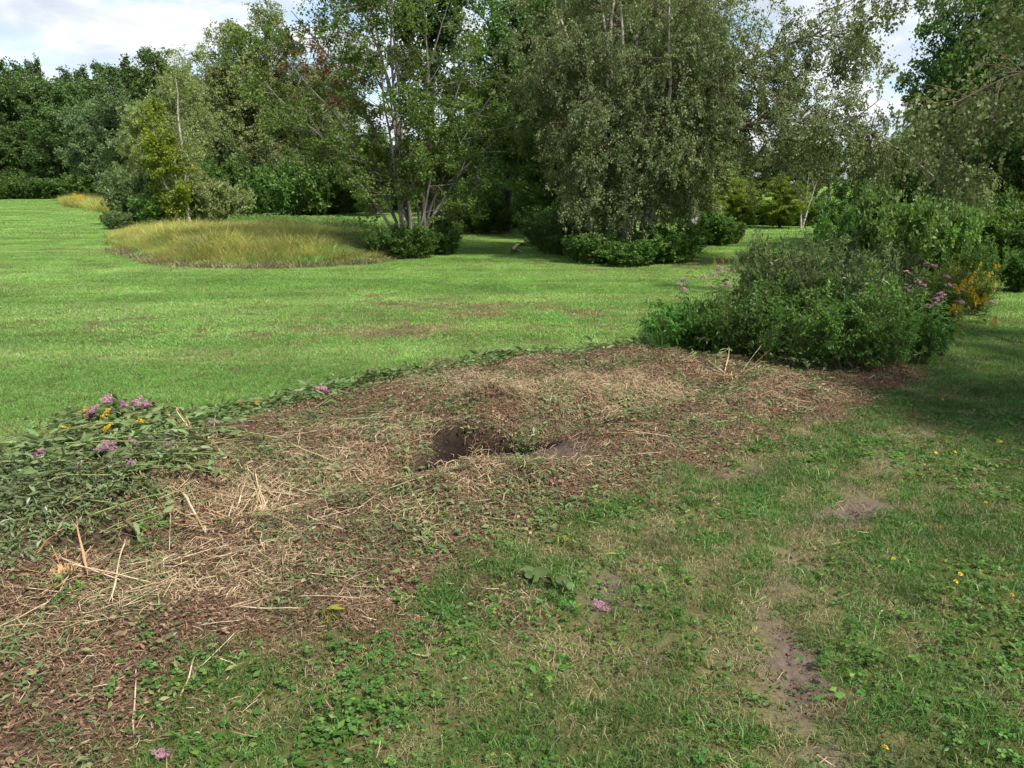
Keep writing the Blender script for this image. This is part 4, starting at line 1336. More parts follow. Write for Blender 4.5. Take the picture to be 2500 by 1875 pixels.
# (px of the middle, ground row, height row of the top, widening, label)
SHR = [
    (1005, 632, 545, 1.0, sh_a, None, 'round green shrub at the foot of the many-stemmed maple'),
    (945, 630, 556, 1.0, sh_b, None, 'green shrub between the tawny meadow and the maple stems'),
    (1075, 622, 550, .9, sh_b, M['dark_leaf'], 'dark shrub right of the maple stems by the lawn gap'),
    (1375, 622, 528, 1.3, sh_a, M['dark_leaf'], 'dark shrub at the left foot of the weeping birch clump'),
    (1450, 640, 566, 1.35, sh_b, M['dark_leaf'], 'low dark shrub in front of the left birch trunks'),
    (1535, 649, 588, 1.5, sh_a, M['bush_leaf'], 'low green shrub in front of the middle birch trunks'),
    (1630, 640, 552, 1.3, sh_b, None, 'dark shrub at the right foot of the weeping birch clump'),
    (1345, 600, 500, 1.1, sh_a, M['dark_leaf'], 'dark shrub behind the left foot of the weeping birch clump'),
    (1740, 600, 520, 1.1, sh_a, None, 'shrub standing alone right of the weeping birch clump'),
    (1780, 596, 540, .9, sh_b, M['golden_leaf'], 'yellowish low shrub by the sunlit strip of lawn'),
    (345, 548, 415, .8, sh_a, M['willow_leaf'], 'grey-green willow bush left of the yellow-green sapling'),
    (288, 560, 515, 1.0, sh_b, M['willow_leaf'], 'low willow bush at the left tip of the meadow'),
    (400, 552, 470, 1.0, sh_b, M['dark_leaf'], 'dark bush below the yellow-green sapling'),
    (505, 548, 430, .8, sh_a, M['birch_light'], 'brownish twiggy bush right of the slender white birch'),
    (560, 545, 450, .8, sh_b, M['birch_light'], 'pale bush behind the tawny meadow'),
    (660, 525, 400, .9, sh_a, M['dark_leaf'], 'dark bush under the leaning birch trunks'),
    (745, 522, 395, .9, sh_b, M['dark_leaf'], 'dark rounded bush in front of the dense dark birches'),
    (800, 520, 420, 1.0, sh_a, M['dark_leaf'], 'dark bush left of the maple stems by the dry lawn'),
    (590, 522, 380, .9, sh_b, M['dark_leaf'], 'dark bush left of the leaning birch trunks'),
    (1180, 572, 480, 1.3, sh_a, M['dark_leaf'], 'dark bush under the big dark maple in the gap'),
    (1100, 560, 500, 1.2, sh_b, M['dark_leaf'], 'dark bush closing the left of the lawn gap'),
    (1240, 562, 505, 1.2, sh_b, M['dark_leaf'], 'dark bush closing the middle of the lawn gap'),
    (1320, 560, 470, 1.2, sh_a, M['dark_leaf'], 'dark bush closing the right of the lawn gap'),
    (2420, 668, 480, .95, sh_a, M['bush_leaf'], 'tall green bush under the overhanging boughs'),
    (2520, 680, 500, .9, sh_b, M['bush_leaf'], 'tall green bush at the right border'),
    (2335, 640, 500, 1.0, sh_b, M['willow_leaf'], 'green bush between the willow and the tall right bush'),
    (2320, 590, 430, .9, sh_a, M['dark_leaf'], 'dark bush in the shade below the tall dark maples'),
    (2440, 600, 430, .9, sh_b, M['dark_leaf'], 'dark bush behind the tall green right bush'),
    (2490, 712, 610, .8, sh_a, M['bush_leaf'], 'dark goldenrod-topped bush at the end of the right path')]
for (px, row, top, w, pr, lm, lab) in SHR:
    x, y = W(px, row)
    zt = at(px, top, y)[2]
    plant_at(pr.new(), x, y, max(.3, (zt - Hs(x, y)) / pr.h), rr.uniform(0, 6.28), lab, 'shrub', sx=w, leafm=lm)

# undergrowth along the foot of the woods
for k in range(46):
    if k < 16:
        px, row, dd = -60 + k * 33, 478, rr.uniform(102, 108)
        lab, grp = 'dark undergrowth bush along the foot of the far wood', 'undergrowth of the far wood'
    elif k < 30:
        px, dd = 560 + (k - 16) * 56, rr.uniform(62, 75)
        lab, grp = 'undergrowth bush at the foot of the wood behind the middle trees', 'undergrowth behind the middle'
    else:
        px, dd = 1740 + (k - 30) * 34, rr.uniform(42.5, 46)
        lab, grp = 'undergrowth bush at the foot of the wood beyond the sunlit lawn', 'undergrowth beyond the sunlit lawn'
    x = at(px, 480, dd)[0]
    q = (sh_a, sh_b)[k % 2].new()
    plant_at(q, x, dd, (2.0 if k < 16 else 1.5 if k < 30 else .8) * rr.uniform(.8, 1.3), rr.uniform(0, 6.28), lab, 'shrub', grp, 1.25, M['dark_leaf'] if k % 3 else M['bush_leaf'])

# the near thicket: willows, meadowsweet
wl_a = Proto(shrub('willow_shrub', 211, 1.5, 1.7, 44, 560, 13500, .045, .10, .24, M['willow_leaf'], twl=.42, up=.35, stick=.25), 1.5)
wl_b = Proto(shrub('willow_shrub', 212, 1.4, 1.9, 44, 560, 13500, .045, .10, .26, M['willow_leaf'], twl=.42, up=.35, stick=.25), 1.4)
ml_a = Proto(shrub('leafy_shrub', 213, 1.0, 1.5, 50, 800, 12000, .03, .065, .48, M['bush_leaf'], base=.33, twl=.3), 1.0)
bl_a = Proto(shrub('broad_leaved_shrub', 214, 1.0, 1.1, 26, 160, 1500, .09, .17, .36, M['pye_leaf'], base=.33, twl=.2, hang=.3, up=.2), 1.0)
NEAR = [(1640, 838, 735, bl_a, .95, None, 'broad-leaved plant at the outermost left foot of the near thicket'),
        (1690, 856, 738, bl_a, 1.0, None, 'broad-leaved plant in front of the dusty pink flowers'),
        (1735, 864, 745, bl_a, 1.0, None, 'broad-leaved plant beside the clippings at the thicket foot'),
        (1668, 842, 722, bl_a, .75, None, 'broad-leaved plant at the left tip of the near thicket'),
        (1715, 846, 728, bl_a, .8, None, 'broad-leaved plant under the dusty pink flowers'),
        (1765, 850, 735, bl_a, .85, None, 'broad-leaved plant right of the dusty pink flowers'),
        (1755, 822, 715, bl_a, .8, None, 'broad-leaved plant behind the dusty pink flowers'),
        (2225, 880, 765, bl_a, .8, None, 'broad-leaved plant under the mauve flowers'),
        (2275, 868, 770, bl_a, .8, None, 'broad-leaved plant between the mauve flowers and the goldenrod'),
        (1875, 850, 600, wl_b, .45, None, 'slim willow shrub whose tips stand highest over the near thicket'),
(1905, 850, 596, wl_a, .75, None, 'willow shrub with upright tips in the near thicket'),
        (2050, 858, 600, wl_b, .85, None, 'broad willow shrub in the middle of the near thicket'),
        (1990, 815, 612, wl_a, .8, None, 'willow shrub at the back of the near thicket'),
        (2105, 815, 606, wl_a, .85, None, 'willow shrub behind the right pink flowers of the near thicket'),
        (1830, 868, 700, ml_a, .85, None, 'dark leafy shrub beside the left pink flowers'),
        (1930, 885, 680, ml_a, .95, None, 'dark leafy shrub at the front of the near thicket'),
        (2060, 893, 675, ml_a, .95, None, 'dark leafy shrub at the front right of the near thicket'),
        (2130, 890, 735, ml_a, .8, None, 'dark leafy shrub below the right pink flowers'),
        (1740, 860, 740, ml_a, .7, None, 'small leafy shrub below the left pink flowers'),
        (2265, 790, 650, ml_a, .8, M['golden_leaf'], 'yellowish leafy shrub among the goldenrod'),
        (2340, 765, 650, ml_a, .9, M['golden_leaf'], 'yellowish leafy shrub at the outer edge of the goldenrod'),
        (2170, 710, 465, sh_a, .62, M['weed'], 'tall willow bush rising behind the near thicket'),
        (2075, 700, 505, sh_b, .55, M['bush_leaf'], 'green willow bush beside the sunlit strip of lawn'),
        (2260, 705, 490, sh_b, .55, M['weed'], 'tall willow bush right of the near thicket'),
        (2370, 715, 590, wl_b, .8, M['bush_leaf'], 'leafy willow bush behind the goldenrod')]
for (px, row, top, pr, w, lm, lab) in NEAR:
    x, y = W(px, row)
    zt = at(px, top, y)[2]
    plant_at(pr.new(), x, y, (zt - Hs(x, y)) / pr.h, rr.uniform(0, 6.28), lab, 'shrub', sx=w, leafm=lm)


# ------------------------------------------------------------------ flowers and cut stems
def lance_leaf(name, L, w, mat, seed, curl=0.15, K=5):
    """one lance-shaped leaf blade with a folded midrib, base at origin, along +x"""
    g = np.random.default_rng(seed)
    t = np.linspace(0, 1, K)
    wid = w * np.sin(np.pi * np.clip(t * .92 + .06, 0, 1)) ** .8
    wid[-1] = 0.0008
    z = -curl * L * t ** 2 + .02 * L * np.sin(t * 7 + g.uniform(0, 6))
    v = []
    for k in range(K):
        v += [(t[k] * L, wid[k] / 2, z[k] + wid[k] * .22), (t[k] * L, 0, z[k]), (t[k] * L, -wid[k] / 2, z[k] + wid[k] * .22)]
    f = []
    for k in range(K - 1):
        a = k * 3
        f += [(a, a + 1, a + 4, a + 3), (a + 1, a + 2, a + 5, a + 4)]
    return mesh_from(name, np.array(v), np.array(f), mat, {'rnd': np.full(len(v), g.random())})


def flower_dome(name, rad, hgt, n, s, mat, seed, lumps=9):
    """flat-topped cluster of tiny florets"""
    g = np.random.default_rng(seed)
    lc = np.c_[g.normal(size=(lumps, 2)) * rad * .5, np.zeros(lumps)]
    lc[:, 2] = hgt * (1 - (np.hypot(lc[:, 0], lc[:, 1]) / rad).clip(0, 1) ** 2)
    i = g.integers(0, lumps, n)
    c = lc[i] + rdir(n, g) * (rad * .30) * g.random((n, 1)) ** .4 * np.array([[1, 1, .75]])
    d = unit(c - np.array([[0, 0, -rad * .6]]) + rdir(n, g) * .3 * rad)
    ss = s * g.uniform(.6, 1.3, n)
    a = unit(np.cross(d, rdir(n, g)))
    b_ = np.cross(d, a)
    v = np.stack([c + d * ss[:, None], c + a * ss[:, None] * .5, c + (-.5 * a + .86 * b_) * ss[:, None] * .5, c + (-.5 * a - .86 * b_) * ss[:, None] * .5], 1).reshape(-1, 3)
    b0 = np.arange(n)[:, None] * 4
    f = np.concatenate([b0 + np.array([[q]]).reshape(1, 3) for q in ((0, 1, 2), (0, 2, 3), (0, 3, 1))])
    return mesh_from(name, v, f, mat, {'rnd': np.repeat(g.random(n), 4)})


def plume(name, L, n, s, mat, seed):
    """arching goldenrod plume, along +x and up"""
    g = np.random.default_rng(seed)
    nb = 9
    c = []
    for k in range(nb):
        u = k / nb
        bl = L * .5 * (1 - u) + .02
        sd = 1 if k % 2 else -1
        tt = g.random(n // nb)
        c.append(np.stack([L * u * .35 + bl * tt * .6, sd * bl * tt * .55 + g.normal(size=len(tt)) * .006, L * u * .9 + bl * (.35 * tt - .4 * tt ** 2) + g.normal(size=len(tt)) * .006], 1))
    c = np.concatenate(c)
    n = len(c)
    v, f = leaf_faces(c, rdir(n, g), s * g.uniform(.6, 1.4, n), .8, g)
    return mesh_from(name, v, f, mat, {'rnd': np.repeat(g.random(n), 4)})


pye_leaf = [lance_leaf('leaf', .15, .045, M['pye_leaf'], 500 + k, .25) for k in range(4)]
cut_leaf = [lance_leaf('leaf', .14, .045, M['cut_leaf'], 510 + k, c_) for k, c_ in enumerate((.1, .3, -.15, .2, .45))]
cutw_leaf = [lance_leaf('leaf', .07, .016, M['cut_willow'], 520 + k, c_, 4) for k, c_ in enumerate((.1, .3, -.15))]
gold_leaf = [lance_leaf('leaf', .09, .016, M['golden_leaf'], 530 + k, .3, 4) for k in range(2)]
pye_head = [flower_dome('flower_head', .075, .05, 420, .011, M['pye_flower'], 540 + k) for k in range(4)]
gold_head = [plume('flower_head', .15, 330, .011, M['gold_flower'], 550 + k) for k in range(3)]
rust_head = [plume('flower_head', .15, 260, .011, M['rust_flower'], 556 + k) for k in range(2)]


def stem_mesh(L, r, seed, mat, bend=.12, K=7, sides=5, lie=False):
    g = np.random.default_rng(seed)
    if lie:
        d, down = np.array([[1.0, 0, 0.05]]), 0.0
    else:
        d, down = np.array([[bend, 0, 1.0]]), .02
    p = grow(np.zeros((1, 3)), d, np.array([L]), K, down, .05, g)
    if lie:
        p[:, :, 2] = .012 + .03 * np.sin(np.linspace(0, np.pi, K)) * g.random()
    v, f = tubes(p, (r * (1 - np.linspace(0, .5, K)))[None], sides)
    return mesh_from('stem', v, f, mat, {'rnd': np.full(len(v), g.random())}, True), p[0]


pye_stems = [stem_mesh(1.15, .006, 560 + k, M['green_stem'], .15) for k in range(3)]
gold_stems = [stem_mesh(.85, .004, 565 + k, M['green_stem'], .2) for k in range(2)]


def at_path(p, t):
    s = min(max(t * (len(p) - 1), 0), len(p) - 1.001)
    k = int(s)
    return p[k] * (1 - (s - k)) + p[k + 1] * (s - k)


def flower_plant(name, px, row, top, stems, lvs, heads, label, group, whorls=8, per=3, head_s=1.0, seed=0, lsc=1.0, multi=1):
    r = random.Random(seed)
    x, y = W(px, row)
    zg = Hs(x, y)
    h = at(px, top, y)[2] - zg
    sm, p = stems[seed % len(stems)]
    s = h / p[-1][2]
    root = empty(name, (x, y, zg), r.uniform(0, 6.28))
    obj('stem', sm, root, scale=s)
    for k in range(whorls):
        t = .22 + .72 * k / max(1, whorls - 1)
        q = at_path(p, t) * s
        a0 = r.uniform(0, 6.28)
        for j in range(per):
            obj('leaf', r.choice(lvs), root, tuple(q), (r.uniform(-.3, .3), r.uniform(-.35, .35), a0 + j * 6.283 / per + r.uniform(-.2, .2)), lsc * r.uniform(.7, 1.15) * (1.15 - .4 * t))
    for j in range(multi):
        q = at_path(p, 1 - .06 * j) * s
        off = (0, 0, 0) if j == 0 else (r.uniform(-.09, .09), r.uniform(-.09, .09), r.uniform(-.04, .02))
        obj('flower_head', r.choice(heads), root, (q[0] + off[0], q[1] + off[1], q[2] + off[2]), (r.uniform(-.25, .25), r.uniform(-.25, .25), r.uniform(0, 6.28)), head_s * r.uniform(.8, 1.2))
    tag(root, label, 'flower', group)
    return root


LP = [(1640, 820, 690), (1660, 815, 700), (1690, 830, 668), (1702, 822, 682), (1722, 830, 676), (1735, 835, 690), (1745, 812, 655), (1752, 820, 662), (1770, 835, 692), (1795, 838, 685), (1765, 800, 660), (1830, 800, 668), (1710, 845, 700), (1680, 842, 712), (1745, 850, 702), (1790, 850, 715)]
for k, (px, row, top) in enumerate(LP):
    flower_plant('pink_flower', px, row, top, pye_stems, pye_leaf, pye_head, 'dusty pink flat-headed flower at the left end of the near thicket', 'pink flowers on the left of the thicket', 8, 3, .75, 600 + k)
RP = [(2225, 860, 652), (2205, 865, 672), (2218, 870, 688), (2236, 868, 696), (2232, 875, 712), (2290, 850, 684), (2294, 855, 697), (2258, 872, 727), (2265, 880, 742), (2268, 868, 750), (2330, 830, 712), (2240, 890, 735), (2210, 885, 720), (2290, 865, 720), (2330, 845, 740), (2400, 790, 742)]
for k, (px, row, top) in enumerate(RP):
    flower_plant('pink_flower', px, row, top, pye_stems, pye_leaf, pye_head, 'mauve flat-headed flower beside the goldenrod at the right end of the thicket', 'mauve flowers on the right of the thicket', 8, 3, 1.0 if k == 0 else .75, 640 + k)
GP = [(2338, 830, 705), (2352, 825, 715), (2345, 845, 755), (2390, 800, 735), (2385, 790, 740), (2360, 780, 690), (2380, 770, 675), (2400, 765, 672), (2340, 770, 668), (2320, 775, 662), (2300, 780, 655), (2370, 760, 650), (2395, 755, 650), (2420, 760, 670), (2415, 775, 700), (2425, 745, 655), (2350, 760, 655)]
for k, (px, row, top) in enumerate(GP):
    flower_plant('goldenrod', px, row, top, gold_stems, gold_leaf, gold_head, 'goldenrod with yellow plumes at the right end of the thicket', 'goldenrod on the right of the thicket', 6, 3, 1.0 if k < 6 else .55, 680 + k, 1.1, 2 if k < 5 else 1)
x_ = 0
flower_plant('goldenrod', 2412, 812, 792, gold_stems, gold_leaf, gold_head, 'single low goldenrod plume bent over the grass path', None, 2, 2, 1.0, 720, .6, 2)
for k, (px, row, top) in enumerate([(1790, 800, 640), (1808, 795, 632), (1770, 795, 642), (1825, 800, 645), (1750, 800, 650), (1835, 790, 640)]):
    flower_plant('goldenrod', px, row, top, gold_stems, gold_leaf, rust_head, 'rusty faded goldenrod spire behind the dusty pink flowers', 'faded goldenrod behind the pink flowers', 5, 2, 1.0, 730 + k, 1.0)
for k, (px, D_, top) in enumerate([(182, 76, 477), (190, 76, 478), (196, 75, 480), (262, 74, 475), (270, 74, 476), (276, 73, 478), (187, 75, 482), (255, 74, 480)]):
    x, _, z = at(px, top, D_)
    r_ = empty('goldenrod', (x, D_, Hs(x, D_)), k)
    hh = z - Hs(x, D_)
    obj('stem', gold_stems[0][0], r_, scale=hh / gold_stems[0][1][-1][2])
    q = gold_stems[0][1][-1] * hh / gold_stems[0][1][-1][2]
    for j in range(5):
        obj('flower_head', gold_head[j % 3], r_, (q[0] + rr.uniform(-.3, .3), q[1] + rr.uniform(-.2, .2), q[2] - .25 + rr.uniform(-.25, .1)), (0, 0, j * 1.3), 3.0)
    tag(r_, 'yellow goldenrod clump in the far strip of tawny grass', 'flower', 'goldenrod in the far tawny strip')

# cut stems lying in the heap and along the lawn edge
lie_stems = [stem_mesh(L_, .0055, 800 + k, M['green_stem'], lie=True, K=8) for k, L_ in enumerate((.7, .9, 1.1, .55))]
lie_twigs = [stem_mesh(L_, .0045, 810 + k, M['twig'], lie=True, K=8, sides=4) for k, L_ in enumerate((.6, .8, 1.0))]


def cut_stem(x, y, yaw, seed, label, group, lvs=None, stems=None, head=None, nl=12, s=1.0, dz=0.02, lsc=1.0, headsc=1.0, name='cut_plant'):
    r = random.Random(seed)
    sm, p = (stems or lie_stems)[seed % len(stems or lie_stems)]
    L = p[-1][0] * s
    ex, ey = x + math.cos(yaw) * L, y + math.sin(yaw) * L
    z0, z1 = Hs(x, y), Hs(ex, ey)
    zm = Hs((x + ex) / 2, (y + ey) / 2)
    zb = max(0.0, zm - (z0 + z1) / 2)
    root = empty(name, (x, y, z0 + dz + zb))
    root.rotation_euler = (Euler((0, -math.atan2(z1 - z0, L), 0)).to_matrix().to_4x4()).to_euler()
    root.rotation_euler = (Matrix.Rotation(yaw, 4, 'Z') @ Matrix.Rotation(-math.atan2(z1 - z0, L), 4, 'Y')).to_euler()
    obj('stem', sm, root, scale=s)
    for k in range(nl):
        t = .12 + .86 * (k + r.random() * .6) / nl
        q = at_path(p, t) * s
        side = 1 if k % 2 else -1
        obj('leaf', r.choice(lvs or cut_leaf), root, (q[0], q[1], q[2] + r.uniform(0, .03)), (r.uniform(-1.2, 1.2), r.uniform(-.35, .55), side * r.uniform(.2, 1.5)), lsc * r.uniform(.6, 1.15))
    if head:
        q = p[-1] * s
        obj('flower_head', r.choice(head), root, (q[0], q[1], q[2] + .03), (r.uniform(-.6, .6), r.uniform(.3, 1.0), r.uniform(0, 6)), headsc * r.uniform(.85, 1.15))
    tag(root, label, 'cut plant', group)
    return root


r_ = random.Random(77)
poly = np.array(PILE)
made = 0
k = 0
while made < 62:
    k += 1
    px, py = r_.uniform(-60, 540), r_.uniform(1015, 1330)
    x, y = W(px, py)
    if poly_sd(np.array([x]), np.array([y]), PILE)[0] < 0.05:
        continue
    wil = py > 1170 and px < 230
    yaw = r_.gauss(2.5, .55) if r_.random() < .65 else r_.gauss(0.3, .5)
    near_ = min(((300, 1015, 'under the purple flower heads'), (505, 1110, 'beside the pale torn stump'), (310, 1290, 'above the dark hollow'), (60, 1160, 'at the lawn edge of the heap'), (170, 1200, 'in the middle of the heap'), (160, 1400, 'beside the bright orange stump')),
                key=lambda q: (q[0] - px) ** 2 + 2 * (q[1] - py) ** 2)[2]
    if wil:
        cut_stem(x, y, yaw, 900 + made, 'cut willow shoot with narrow silvery leaves ' + near_, 'cut willow shoots ' + near_, cutw_leaf, lie_twigs, None, 16, r_.uniform(.6, .9), r_.uniform(.02, .10), 1.1, name='cut_willow_shoot')
    else:
        cut_stem(x, y, yaw, 900 + made, 'cut leafy stem lying ' + near_, 'cut leafy stems ' + near_, None, None, None, 11, r_.uniform(.6, .95), r_.uniform(.03, .11), .9)
    made += 1
for k in range(34):
    px, py = r_.uniform(-40, 480), r_.uniform(1050, 1330)
    x, y = W(px, py)
    if poly_sd(np.array([x]), np.array([y]), PILE)[0] < 0.0:
        continue
    cut_stem(x, y, r_.gauss(.45, .45) + (math.pi if r_.random() < .3 else 0), 950 + k, 'long stripped yellow-green stem lying across the brush heap', 'stripped stems across the heap', None, lie_stems if k % 4 else lie_twigs, None, 3, r_.uniform(.8, 1.2), r_.uniform(.08, .16), .7, name='stripped_plant')
# flower-headed cut stems of the heap; the head lands at the given photo point
HEADS = [(272, 1005, .5, 1.25), (292, 1018, .5, 1.0), (326, 1015, .7, 1.0), (352, 1016, .8, 1.0), (308, 1030, .6, .8), (240, 1042, .6, 1.1), (772, 978, .5, 1.0), (522, 1068, 1.2, .8), (270, 1128, .4, .8), (104, 1140, .5, .6), (75, 1152, .5, .5), (318, 1120, .2, .45), (412, 1128, .9, .5), (310, 1162, .6, .45), (268, 1145, 2.0, .6)]
for k, (px, py, yw, hs) in enumerate(HEADS):
    x, y = W(px, py, .12)
    L = .62
    yaw = math.pi / 2 + (yw - .6) * .8 + .9
    sm, p = lie_stems[k % 4]
    s_ = .62 / p[-1][0]
    tx, ty = x - math.cos(yaw) * .62, y - math.sin(yaw) * .62
    cut_stem(tx, ty, yaw, 1000 + k - (1000 + k) % 4 + k % 4, 'cut leafy stem with a purple-pink flower head in the brush heap' if k != 6 else 'cut stem with a single purple head lying on the lawn edge', 'cut purple flower stems of the heap' if k != 6 else None, None, None, pye_head, 10, s_, .06, .85, 1.15 * hs)
for k, (px, py) in enumerate([(215, 1030), (188, 1072), (365, 1068), (255, 1060), (258, 1078), (595, 985), (622, 985)]):
    x, y = W(px, py, .1)
    cut_stem(x - .25, y - .35, .95, 1100 + k * 4 + 3, 'cut goldenrod with a yellow plume in the brush heap' if k < 5 else 'cut goldenrod drooping on the lawn edge beyond the heap', 'cut goldenrod in the heap' if k < 5 else 'cut goldenrod on the lawn edge', gold_leaf, lie_stems, gold_head, 8, .75, .05, 1.0, .75 if k < 5 else .5, name='cut_goldenrod')
# leafy clippings along the lawn edge of the strip
EDGE = [(500, 1030), (580, 1000), (620, 1000), (660, 1005), (700, 985), (760, 985), (830, 962), (880, 950), (960, 925), (985, 905), (1040, 925), (1080, 910), (1130, 905), (1180, 895), (1220, 890), (1270, 880), (1300, 872), (1330, 872), (1350, 865), (1430, 850), (1450, 845), (1490, 850), (1560, 835)]
for k, (px, py) in enumerate(EDGE):
    x, y = W(px, py)
    cut_stem(x, y, r_.gauss(.7, .6), 1200 + k, 'leafy clipping lying along the lawn edge of the mulch', 'clippings along the lawn edge', cutw_leaf if k % 2 else cut_leaf, lie_twigs if k % 2 else lie_stems, None, 13, r_.uniform(.4, .7), .02, 1.0 if k % 2 else .6, name='clipping')
# clippings at the foot of the thicket
for k in range(26):
    px, py = r_.uniform(1640, 1850), r_.uniform(800, 905)
    if k > 17:
        px, py = r_.uniform(1850, 2230), r_.uniform(890, 925)
    x, y = W(px, py)
    cut_stem(x, y, r_.uniform(0, 6.28), 1300 + k, 'leafy clipping heaped against the foot of the near thicket', 'clippings at the foot of the thicket', cutw_leaf if k % 2 else cut_leaf, lie_twigs if k % 2 else lie_stems, None, 14, r_.uniform(.4, .75), r_.uniform(.02, .22), 1.1 if k % 2 else .7, name='clipping')
# scattered green clippings on the mulch
for k, (px, py) in enumerate([(600, 1110), (560, 1120), (905, 1060), (1020, 1040), (1450, 1010), (1540, 915), (1610, 930), (1660, 960), (830, 1210), (880, 1230), (960, 1170), (1000, 1120), (620, 1225), (1010, 1010), (1290, 1050), (1310, 1060), (1420, 1220), (1700, 1000), (2080, 945), (2000, 965), (1880, 990), (860, 1280), (920, 1260)]):
    x, y = W(px, py)
    cut_stem(x, y, r_.uniform(0, 6.28), 1400 + k, 'small green clipping dropped on the mulch', 'clippings dropped on the mulch', cut_leaf if k % 3 else cutw_leaf, lie_stems, None, 9, r_.uniform(.25, .45), .015, .6, name='clipping')
# the twig with big round leaves and the fern-like sprig on the turf
big_leaf = [lance_leaf('leaf', .115, .075, M['cut_leaf'], 580 + k, c_) for k, c_ in enumerate((.15, .3, -.1))]
x, y = W(1235, 1398)
cut_stem(x, y, -.55, 1501, 'cut twig with broad pale green leaves lying on the worn turf', None, big_leaf, lie_twigs, None, 11, .62, .03, .95, name='leafy_twig')
x, y = W(1340, 1310)
cut_stem(x, y, -.65, 1502, 'feathery green sprig lying on the worn turf', None, gold_leaf, lie_stems, None, 26, .55, .03, .8, name='leafy_sprig')
x, y = W(790, 1500)
cut_stem(x, y, -.9, 1503, 'bright yellow-green sprig standing in the mulch', None, gold_leaf, lie_stems, None, 14, .25, .03, .9, name='leafy_sprig')
for k, (px, py, hs, lab) in enumerate([(1458, 1478, .6, 'wilted pink flower head dropped on the worn turf'), (388, 1862, .5, 'pink flower head lying in the clover')]):
    x, y = W(px, py)
    o_ = obj('fallen_flower_head', pye_head[0], None, (x, y, Hs(x, y) + .025), (.5, .3, k), hs)
    tag(o_, lab, 'flower')
# little yellow flowers in the turf
dl = Acc()
g = np.random.default_rng(3)
n = 26
a = np.linspace(0, 2 * np.pi, n, endpoint=False)
for ring, (rr_, zz_) in enumerate(((.016, .0), (.011, .004), (.006, .006))):
    ax = np.stack([np.cos(a + ring), np.sin(a + ring), np.full(n, .15 + ring * .3)], 1)
    v, f = leaf_faces(np.tile([[0, 0, zz_]], (n, 1)), ax, np.full(n, rr_), .35, g, 1.0, .02)
    dl.add(v, f, np.repeat(g.random(n), 4))
dl_m = dl.mesh('blossom', M['gold_flower'])
ds_m, _p = stem_mesh(.06, .0015, 590, M['green_stem'])
for k, (px, py) in enumerate([(2175, 1385), (2340, 1421), (2332, 1440), (2470, 1475), (2160, 1848), (2293, 1305), (2400, 1243), (2282, 1114), (2330, 1116), (1960, 1050), (2172, 1052), (2480, 1385), (2375, 1010), (2440, 1090), (2300, 985), (2225, 1000)]):
    x, y = W(px, py)
    r0 = empty('dandelion', (x, y, Hs(x, y)), k)
    obj('stem', ds_m, r0)
    obj('blossom', dl_m, r0, tuple(_p[-1]), (.3 * math.sin(k), -.35, 0), 1.0)
    tag(r0, 'small yellow dandelion blossom in the green turf by the right path', 'flower', 'dandelions in the turf')


# ------------------------------------------------------------------ sticks, splinters and stumps
def stick_mesh(L, r, seed, mat, flat=.5, bend=.06, fork=False, K=7):
    """torn stalk: uneven, flattened, frayed into two points at one end"""
    g = np.random.default_rng(seed)
    acc = Acc()
    p = grow(np.zeros((1, 3)), np.array([[1.0, 0, 0]]), np.array([L]), K, 0, bend, g)
    p[0, :, 2] *= .35
    p[0, :, 2] += r
    rad = r * g.uniform(.75, 1.2, K) * (1 - .35 * np.linspace(0, 1, K))
    rad[0] *= .6
    v, f = tubes(p, rad[None], 5)
    c = np.repeat(p[0], 5, 0)
    v[:, 2] = c[:, 2] + (v[:, 2] - c[:, 2]) * flat
    acc.add(v, f, np.repeat(g.random(K) * .5 + g.random() * .5, 5))
    for e, n in ((p[0, -1], 3 if fork else 2), (p[0, 0], 2)):
        sg = 1 if e is p[0, -1] or np.allclose(e, p[0, -1]) else -1
        d = unit(np.array([[sg * 1.0, 0, .08]]) + g.normal(size=(n, 3)) * np.array([[.1, .22, .10]]))
        q = grow(np.repeat(e[None], n, 0) - d * .01, d, L * g.uniform(.08, .22, n), 3, 0, .05, g)
        q[:, :, 2] = np.maximum(q[:, :, 2], .001)
        v, f = tubes(q, r * .5 * np.array([[1, .6, .08]]).repeat(n, 0), 4)
        acc.add(v, f, np.full(len(v), g.random()))
    m_ = acc.mesh('stick', mat, True)
    return m_


stk_w = [stick_mesh(1.0, .010 + .002 * k, 1600 + k, M['wood'], .45, .03 + .012 * k, k % 2 == 0) for k in range(5)]
stk_o = [stick_mesh(1.0, .016, 1610 + k, M['orange_wood'], .5, .04, True) for k in range(3)]
stk_t = [stick_mesh(1.0, .010, 1620 + k, M['twig'], .9, .05) for k in range(3)]


def lay(mesh, x, y, yaw, L, label, group, name, dz=0.004, pitch=0.0, thick=1.0):
    ex, ey = x + math.cos(yaw) * L, y + math.sin(yaw) * L
    z0, z1 = Hs(x, y), Hs(ex, ey)
    zb = max(0.0, Hs((x + ex) / 2, (y + ey) / 2) - (z0 + z1) / 2)
    o = obj(name, mesh, None, (x, y, z0 + dz + zb))
    o.rotation_euler = (Matrix.Rotation(yaw, 4, 'Z') @ Matrix.Rotation(-math.atan2(z1 - z0, L) - pitch, 4, 'Y')).to_euler()
    q_ = max(L, .25) * thick
    o.scale = (L, q_, q_)
    tag(o, label, 'stick', group)
    return o


def lay_px(mesh, p0, p1, label, group=None, name='stick', dz=.02, lift=0.0, thick=1.0):
    x0, y0 = W(*p0, .08); x1, y1 = W(*p1, .08)
    return lay(mesh, x0, y0, math.atan2(y1 - y0, x1 - x0), math.hypot(x1 - x0, y1 - y0), label, group, name, dz, lift, thick)


